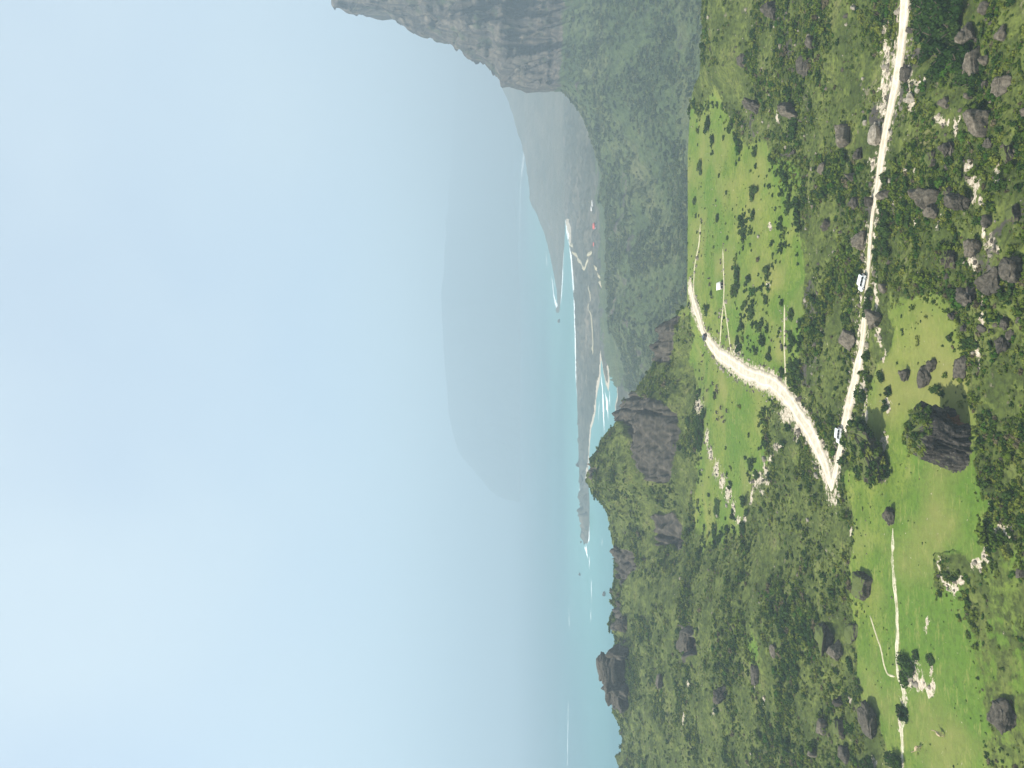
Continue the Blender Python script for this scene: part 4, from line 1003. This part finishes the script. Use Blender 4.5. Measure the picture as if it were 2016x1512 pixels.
for k in order[:NEAR]:
    kd = int(kind[k])
    o = obj('shrub', allm[kd], loc=tuple(pts[k]), rz=float(rng.uniform(0, 6.28)))
    o.scale = (sc[k],) * 3
    place = 'on the near meadow' if islo[k] else 'on the far meadow' if isup[k] else 'on the bushy hill under the skyline' if (pts[k, 0] < -40 and pts[k, 1] > 200) else 'among the boulders of the near slope' if pts[k, 0] > 15 else 'in the scrub around the meadow'
    tone = 'dry brownish' if kd == 9 else 'fresh bright green' if kd in (4, 5) else 'dark green' if kd > 5 else 'olive green'
    lb = whereabouts(pts[k, 0], pts[k, 1], USED, f'{tone} shrub')
    tag(o, lb or f'large {tone} shrub {place}', 'shrub', f'{tone} shrubs {place}')

# bushes growing on the crags
def cap(root, X, Y, Z, tmin, n, lab, smin, smax, seed, mats):
    r = np.random.default_rng(seed); nr = X.shape[0]
    for k in range(n):
        i = int(r.integers(int(tmin * nr), nr - 1)); j = int(r.integers(X.shape[1])); q = 1.0
        mx, my = X[i].mean(), Y[i].mean()
        o = obj('bush', mats[int(r.integers(len(mats)))], root, loc=(mx + (X[i, j] - mx) * q, my + (Y[i, j] - my) * q, Z[i, j] - .35), rz=r.uniform(0, 6))
        s = r.uniform(smin, smax); o.scale = (s, s, s * .8)
cap(cast, CX, CYY, CZZ, .80, 110, '', .5, 1.15, 4, P_SHRUB + P_SHRUB + P_DARK)
cap(out, OX, OY, OZ, .22, 110, '', .8, 1.9, 5, P_SHRUB + P_DARK + P_DARK)

# loose stones: on the bare patches and along the roads
sm = [mesh('stone', to_unit(rockmesh(500 + i, 2, 9, .05)[0]), rockmesh(500 + i, 2, 9, .05)[1], M_ROCKS[[0, 3, 1, 3][i]]) for i in range(4)]
ds = frame * (DA < 420) * (DA > 148) * (np.where(bare > .3, .22, 0) + np.where((near_road > .3) & (near_road < 3.0), .20, 0) * (TYG < 1000) + np.where((meadow < .3) & (TYG < 760), .022, .002)) * (near_road > .2)
p3, a3, b3 = sample(DA, XA, ZA, ds)
scatter_obj('rubble', p3, np.clip(rng.gamma(2.0, .16, len(p3)), .1, 1.3), rng.integers(0, 4, len(p3)), rng.uniform(0, 1, len(p3)), sm, 'loose stones strewn over the slope and road edges', 'rubble')
# middling boulders one can tell apart, but not from each other
bp, ba, bb = sample(DA, XA, ZA, frame * (meadow < .45) * (near_road > 1.5) * (DA > 152) * (np.where(TYG < 760, .0050, .0011)) * (DA < 430) * (np.abs(XA) < DA * .495) * np.clip(.4 + patch * 2, 0, 2), 80)
bmesh_ = [mesh('boulder', to_unit(rockmesh(600 + i, 3, 13, .07)[0]), rockmesh(600 + i, 3, 13, .07)[1], M_ROCKS[[0, 1, 2, 1, 0][i]]) for i in range(5)]
for k in range(len(bp)):
    s = float(np.clip(rng.gamma(4, .18), .35, 1.5))
    o = obj('boulder', bmesh_[k % 5], loc=(bp[k, 0], bp[k, 1], bp[k, 2] + s * .12), rz=float(rng.uniform(0, 6)))
    o.scale = (s * 1.25, s * .9, s * .65)
    sl = bp[k, 0] > 0
    lb = whereabouts(bp[k, 0], bp[k, 1], USED, 'small sunken boulder')
    tag(o, lb if lb else 'small weathered boulder half sunk in the near scrub slope' if sl else 'small weathered boulder half sunk in the bushy hill', 'boulder', 'small boulders of the near slope' if sl else 'small boulders of the bushy hill')

# ------------------------------------------------------------------ vehicles
M_WHITE = m_plain('paint_white', (.78, .79, .80), .3, .5)
M_DARKP = m_plain('paint_dark', (.05, .055, .07), .3, .5)
M_GLASS = m_plain('car_glass', (.012, .014, .018), .08, .6)
M_TYRE = m_plain('tyre_rubber', (.018, .018, .018), .9, .2)
M_RIM = m_plain('rim_metal', (.45, .45, .46), .35, .5)
M_LAMP = m_plain('lamp_glass', (.75, .75, .72), .2, .5)
M_RED = m_plain('lamp_red', (.45, .02, .02), .3, .5)
def extr(profile, w, taper=None):
    """side profile (x, z) extruded across the width; upper points drawn in by taper"""
    V = []
    n = len(profile)
    for s in (-1, 1):
        for x, z in profile:
            k = 1 - (taper or 0) * smooth01(.9, 1.7, z)
            V.append((x, s * w / 2 * k, z))
    Fc = [list(range(n))[::-1], list(range(n, 2 * n))] + [[i, (i + 1) % n, n + (i + 1) % n, n + i] for i in range(n)]
    return V, Fc
def boxm(x0, x1, y0, y1, z0, z1):
    V = [(x, y, z) for z in (z0, z1) for x, y in ((x0, y0), (x1, y0), (x1, y1), (x0, y1))]
    return V, [[3, 2, 1, 0], [4, 5, 6, 7], [0, 1, 5, 4], [1, 2, 6, 5], [2, 3, 7, 6], [3, 0, 4, 7]]
def quadpanel(pts, t=.02):
    a = [Vector(p) for p in pts]; nrm = (a[1] - a[0]).cross(a[2] - a[0]).normalized() * t
    V = [tuple(p) for p in a] + [tuple(p + nrm) for p in a]; n = len(a)
    return V, [list(range(n))[::-1], list(range(n, 2 * n))] + [[i, (i + 1) % n, n + (i + 1) % n, n + i] for i in range(n)]
def bev(o, w=.05):
    md = o.modifiers.new('edge', 'BEVEL'); md.width = w; md.segments = 2; md.limit_method = 'ANGLE'
def wheel(parent, x, y):
    bm = bmesh.new(); bmesh.ops.create_cone(bm, cap_ends=True, segments=20, radius1=.38, radius2=.38, depth=.26, matrix=Matrix.Rotation(math.pi / 2, 4, 'X'))
    me = bpy.data.meshes.new('wheel'); bm.to_mesh(me); bm.free(); me.materials.append(M_TYRE)
    w = obj('wheel', me, parent, loc=(x, y, .38)); bev(w, .04)
    bm = bmesh.new(); bmesh.ops.create_cone(bm, cap_ends=True, segments=16, radius1=.22, radius2=.19, depth=.05, matrix=Matrix.Rotation(math.pi / 2 * (1 if y < 0 else -1), 4, 'X'))
    me = bpy.data.meshes.new('rim'); bm.to_mesh(me); bm.free(); me.materials.append(M_RIM)
    obj('rim', me, w, loc=(0, math.copysign(.15, y), 0))
def car(loc, rz, paint, label):
    r = bpy.data.objects.new('car', None); col.objects.link(r); r.location = loc; r.rotation_euler = (0, 0, rz)
    tag(r, label, 'car')
    b = obj('body', mesh('body', *extr([(-2.35, .45), (-2.42, .75), (-2.40, 1.12), (-2.22, 1.72), (-2.0, 1.86), (.55, 1.86), (.80, 1.80), (1.40, 1.18), (2.25, 1.05), (2.42, .90), (2.44, .50), (2.2, .36), (-2.1, .36)], 1.92, .16), paint), r); bev(b, .07)
    for s in (-1, 1):
        y, y2 = s * .962, s * .845
        fl = lambda q: q if s < 0 else q[::-1]
        for nm, q in (('side_window', [(-2.10, y, 1.20), (-1.15, y, 1.20), (-1.15, y2, 1.68), (-1.98, y2, 1.68)]), ('side_window', [(-1.05, y, 1.20), (-.15, y, 1.20), (-.15, y2, 1.70), (-1.05, y2, 1.70)]), ('side_window', [(-.05, y, 1.20), (1.10, y, 1.20), (.58, y2, 1.70), (-.05, y2, 1.70)])):
            obj(nm, mesh(nm, *quadpanel(fl(q)), M_GLASS), r)
        obj('headlight', mesh('headlight', *boxm(2.36, 2.46, s * .62 - .2, s * .62 + .2, .80, .94), M_LAMP), r)
        obj('tail_light', mesh('tail_light', *boxm(-2.46, -2.36, s * .78 - .1, s * .78 + .1, .85, 1.15), M_RED), r)
        wheel(r, 1.48, s * .86); wheel(r, -1.45, s * .86)
        obj('mirror', mesh('mirror', *boxm(.82, .98, s * 1.06 - .1, s * 1.06 + .1, 1.18, 1.36), paint), r)
    obj('windscreen', mesh('windscreen', *quadpanel([(1.42, -.78, 1.22), (1.42, .78, 1.22), (.86, .70, 1.77), (.86, -.70, 1.77)]), M_GLASS), r)
    obj('rear_window', mesh('rear_window', *quadpanel([(-2.42, .74, 1.22), (-2.42, -.74, 1.22), (-2.27, -.70, 1.68), (-2.27, .70, 1.68)]), M_GLASS), r)
    obj('bumper', mesh('bumper', *boxm(2.40, 2.54, -.9, .9, .42, .66), M_TYRE), r)
    obj('bumper', mesh('bumper', *boxm(-2.54, -2.40, -.9, .9, .42, .66), M_TYRE), r)
    return r
def onroad(tx, ty, k):
    p = hit(tx, ty, DA, ZA); return (p.x, p.y, p.z + .24)
car(onroad(1704, 556, 0), math.radians(152), M_WHITE, 'white off-road car parked on the narrow hillside road')
car(onroad(1658, 857, 0), math.radians(168), M_WHITE, 'white car half hidden behind the bush-covered outcrop')
car(onroad(1391, 664, 0), math.radians(118), M_DARKP, 'small dark car driving on the broad gravel road')

# hut on the far meadow
M_WALL = m_plain('hut_wall', (.55, .50, .44), .9, .1, .15); M_ROOFW = m_plain('hut_roof', (.78, .75, .68), .8, .2); M_DOOR = m_plain('hut_shade', (.06, .055, .06), .9, .1)
hp = hit(1424, 562, DA, ZA)
hr = bpy.data.objects.new('hut', None); col.objects.link(hr); hr.location = (hp.x, hp.y, hp.z - .1); hr.rotation_euler = (0, 0, math.radians(4)); tag(hr, 'small white-roofed hut standing on the far meadow', 'hut')
obj('wall', mesh('wall', *boxm(-1.5, 1.5, 0, 2.6, 0, 1.55), M_WALL), hr)
o = obj('roof', mesh('roof', *quadpanel([(-1.75, -.4, 1.50), (1.75, -.4, 1.50), (1.75, 3.0, 2.35), (-1.75, 3.0, 2.35)], .14), M_ROOFW), hr)
obj('door', mesh('door', *boxm(.1, 1.2, -.03, .03, .05, 1.35), M_DOOR), hr); obj('window', mesh('window', *boxm(-1.2, -.35, -.03, .03, .35, 1.3), M_DOOR), hr)
for x in (-1.55, 1.55): obj('post', mesh('post', *boxm(x - .07, x + .07, -.35, -.21, 0, 1.48), M_BARK), hr)

# far houses on the coast plain
M_RROOF = m_plain('tile_red', (.62, .10, .08), .8, .2); M_HWALL = m_plain('house_wall', (.72, .70, .66), .9, .1)
def house(a, b, w, h, roof, lab):
    x, d = seapt(a, b); s = d / F; L = w * s; r = bpy.data.objects.new('house', None); col.objects.link(r); r.location = (x, d, land(x, d)); tag(r, lab, 'house', None)
    hh = h * s
    obj('wall', mesh('wall', *boxm(-L / 2, L / 2, -L * .3, L * .3, -2, hh * .55), M_HWALL), r)
    V = [(-L * .55, -L * .36, hh * .5), (L * .55, -L * .36, hh * .5), (L * .55, L * .36, hh * .5), (-L * .55, L * .36, hh * .5), (-L * .4, 0, hh * 1.15), (L * .4, 0, hh * 1.15)]
    obj('roof', mesh('roof', V, [[0, 1, 5, 4], [2, 3, 4, 5], [1, 2, 5], [3, 0, 4], [3, 2, 1, 0]], roof), r)
    for q in (-.25, .25): obj('window', mesh('window', *boxm(q * L - .9, q * L + .9, -L * .3 - .1, -L * .3 + .05, hh * .15, hh * .4), M_DOOR), r)
house(1181, 444, 11, 6, M_RROOF, 'red-roofed house, nearer of the pair on the coast plain'); house(1176, 446, 10, 4.5, M_RROOF, 'red-roofed house, farther of the pair on the coast plain'); house(1178.5, 481, 9, 3, M_RROOF, 'single small red roof by the zigzag track')
house(1173, 411, 9, 4, M_HWALL, 'small white house on the coast plain'); house(1174, 400, 12, 2.5, M_HWALL, 'long low white building on the coast plain')

# ------------------------------------------------------------------ animals: one continuous skin each
def beast(name, J, mat, sub=2):
    """J: {name: (x, y, z, radius, parent)}; first joint is the pelvis"""
    ks = list(J)
    me = bpy.data.meshes.new(name)
    me.from_pydata([J[k][:3] for k in ks], [(ks.index(J[k][4]), i) for i, k in enumerate(ks) if J[k][4]], [])
    o = bpy.data.objects.new(name, me); col.objects.link(o)
    o.modifiers.new('skin', 'SKIN'); sv = me.skin_vertices[0].data
    for i, k in enumerate(ks): sv[i].radius = (J[k][3], J[k][3]); sv[i].use_root = (i == 0)
    s = o.modifiers.new('sub', 'SUBSURF'); s.levels = s.render_levels = sub
    dg = bpy.context.evaluated_depsgraph_get(); out_ = bpy.data.meshes.new_from_object(o.evaluated_get(dg))
    bpy.data.objects.remove(o); out_.materials.clear(); out_.materials.append(mat)
    out_.polygons.foreach_set('use_smooth', np.ones(len(out_.polygons), bool)); out_.name = name
    return out_
M_TAN = m_plain('hide_tan', (.42, .32, .20), .9, .1, .25); M_HIDE = m_plain('hide_dark', (.045, .035, .028), .9, .1, .3)
def legs(J, fx, bx, w, top, rt):
    for nm, x, par, kn in (('f', fx, 'chest', -.02), ('b', bx, 'pelvis', .12)):
        for s, sn in ((-1, 'l'), (1, 'r')):
            p = nm + sn
            J[p + '1'] = (x, s * w, top, rt, par); J[p + '2'] = (x + kn, s * w, top * .62, rt * .62, p + '1')
            J[p + '3'] = (x + (-.10 if nm == 'b' else .01), s * w, top * .36, rt * .48, p + '2'); J[p + '4'] = (x + (-.06 if nm == 'b' else .0), s * w, top * .06, rt * .46, p + '3'); J[p + '5'] = (x + .06, s * w, .03, rt * .55, p + '4')
CAM = {'pelvis': (-.62, 0, 1.50, .30, None), 'belly': (-.1, 0, 1.48, .40, 'pelvis'), 'chest': (.5, 0, 1.45, .36, 'belly'), 'hump': (-.08, 0, 1.86, .24, 'belly'), 'neck1': (.85, 0, 1.35, .20, 'chest'), 'neck2': (1.25, 0, 1.42, .14, 'neck1'), 'neck3': (1.50, 0, 1.85, .12, 'neck2'),
       'head': (1.62, 0, 2.10, .13, 'neck3'), 'muzzle': (1.92, 0, 2.02, .08, 'head'), 'earl': (1.55, .1, 2.26, .03, 'head'), 'earr': (1.55, -.1, 2.26, .03, 'head'), 'tail': (-.95, 0, 1.45, .05, 'pelvis'), 'tail2': (-1.02, 0, 1.05, .03, 'tail')}
legs(CAM, .52, -.66, .2, 1.25, .15)
COW = {'pelvis': (-.65, 0, 1.10, .30, None), 'belly': (-.05, 0, 1.02, .38, 'pelvis'), 'chest': (.55, 0, 1.06, .34, 'belly'), 'neck': (.95, 0, 1.0, .20, 'chest'), 'head': (1.22, 0, .72, .15, 'neck'), 'muzzle': (1.36, 0, .42, .10, 'head'), 'hornl': (1.20, .18, .92, .035, 'head'), 'hornr': (1.20, -.18, .92, .035, 'head'), 'tail': (-.95, 0, 1.1, .05, 'pelvis'), 'tail2': (-1.0, 0, .55, .03, 'tail')}
legs(COW, .55, -.66, .2, .85, .14)
cam_m, cow_m = beast('camel', CAM, M_TAN), beast('cow', COW, M_HIDE)
for a, b, rz, lab in ((1813, 1473, 150, 'tan camel with raised neck on the near meadow by the frame edge'), (1857, 1445, 80, 'tan camel grazing farther down the near meadow')):
    p = hit(a, b, DA, ZA); o = obj('camel', cam_m, loc=(p.x, p.y, p.z - .02), rz=math.radians(rz)); tag(o, lab, 'camel', 'camels on the near meadow'); o.scale = (.9,) * 3
for i, (a, b) in enumerate([(1406, 755), (1414, 760), (1413, 768), (1395, 768), (1411, 782), (1416, 771), (1422, 803), (1414, 812), (1424, 821), (1415, 825), (1434, 809), (1428, 830), (1385, 745), (1384, 800), (1376, 777), (1400, 560), (1398, 548), (1404, 586), (1386, 700), (1384, 712), (1398, 646), (1388, 785)]):
    p = hit(a, b, DA, ZA); o = obj('cow', cow_m, loc=(p.x, p.y, p.z - .02), rz=float(rng.uniform(0, 6.28))); tag(o, whereabouts(p.x, p.y, USED, 'dark cow') or 'tiny dark cow grazing on the far meadow', 'cow', 'cattle on the far meadow')

# ------------------------------------------------------------------ haze
V, Fc = boxm(-24000, 24000, -1500, 31000, -12, 1120)
t = NT('haze_air'); pv_ = t.n('ShaderNodeVolumePrincipled')
pv_.inputs['Color'].default_value = (.53, .65, .745, 1); pv_.inputs['Density'].default_value = HAZE; pv_.inputs['Anisotropy'].default_value = 0.1
t.l(pv_.outputs[0], t.out.inputs['Volume'])
tag(obj('haze', mesh('haze', V, Fc, t.m)), 'pale sea haze filling the whole view', 'haze', kind='stuff')
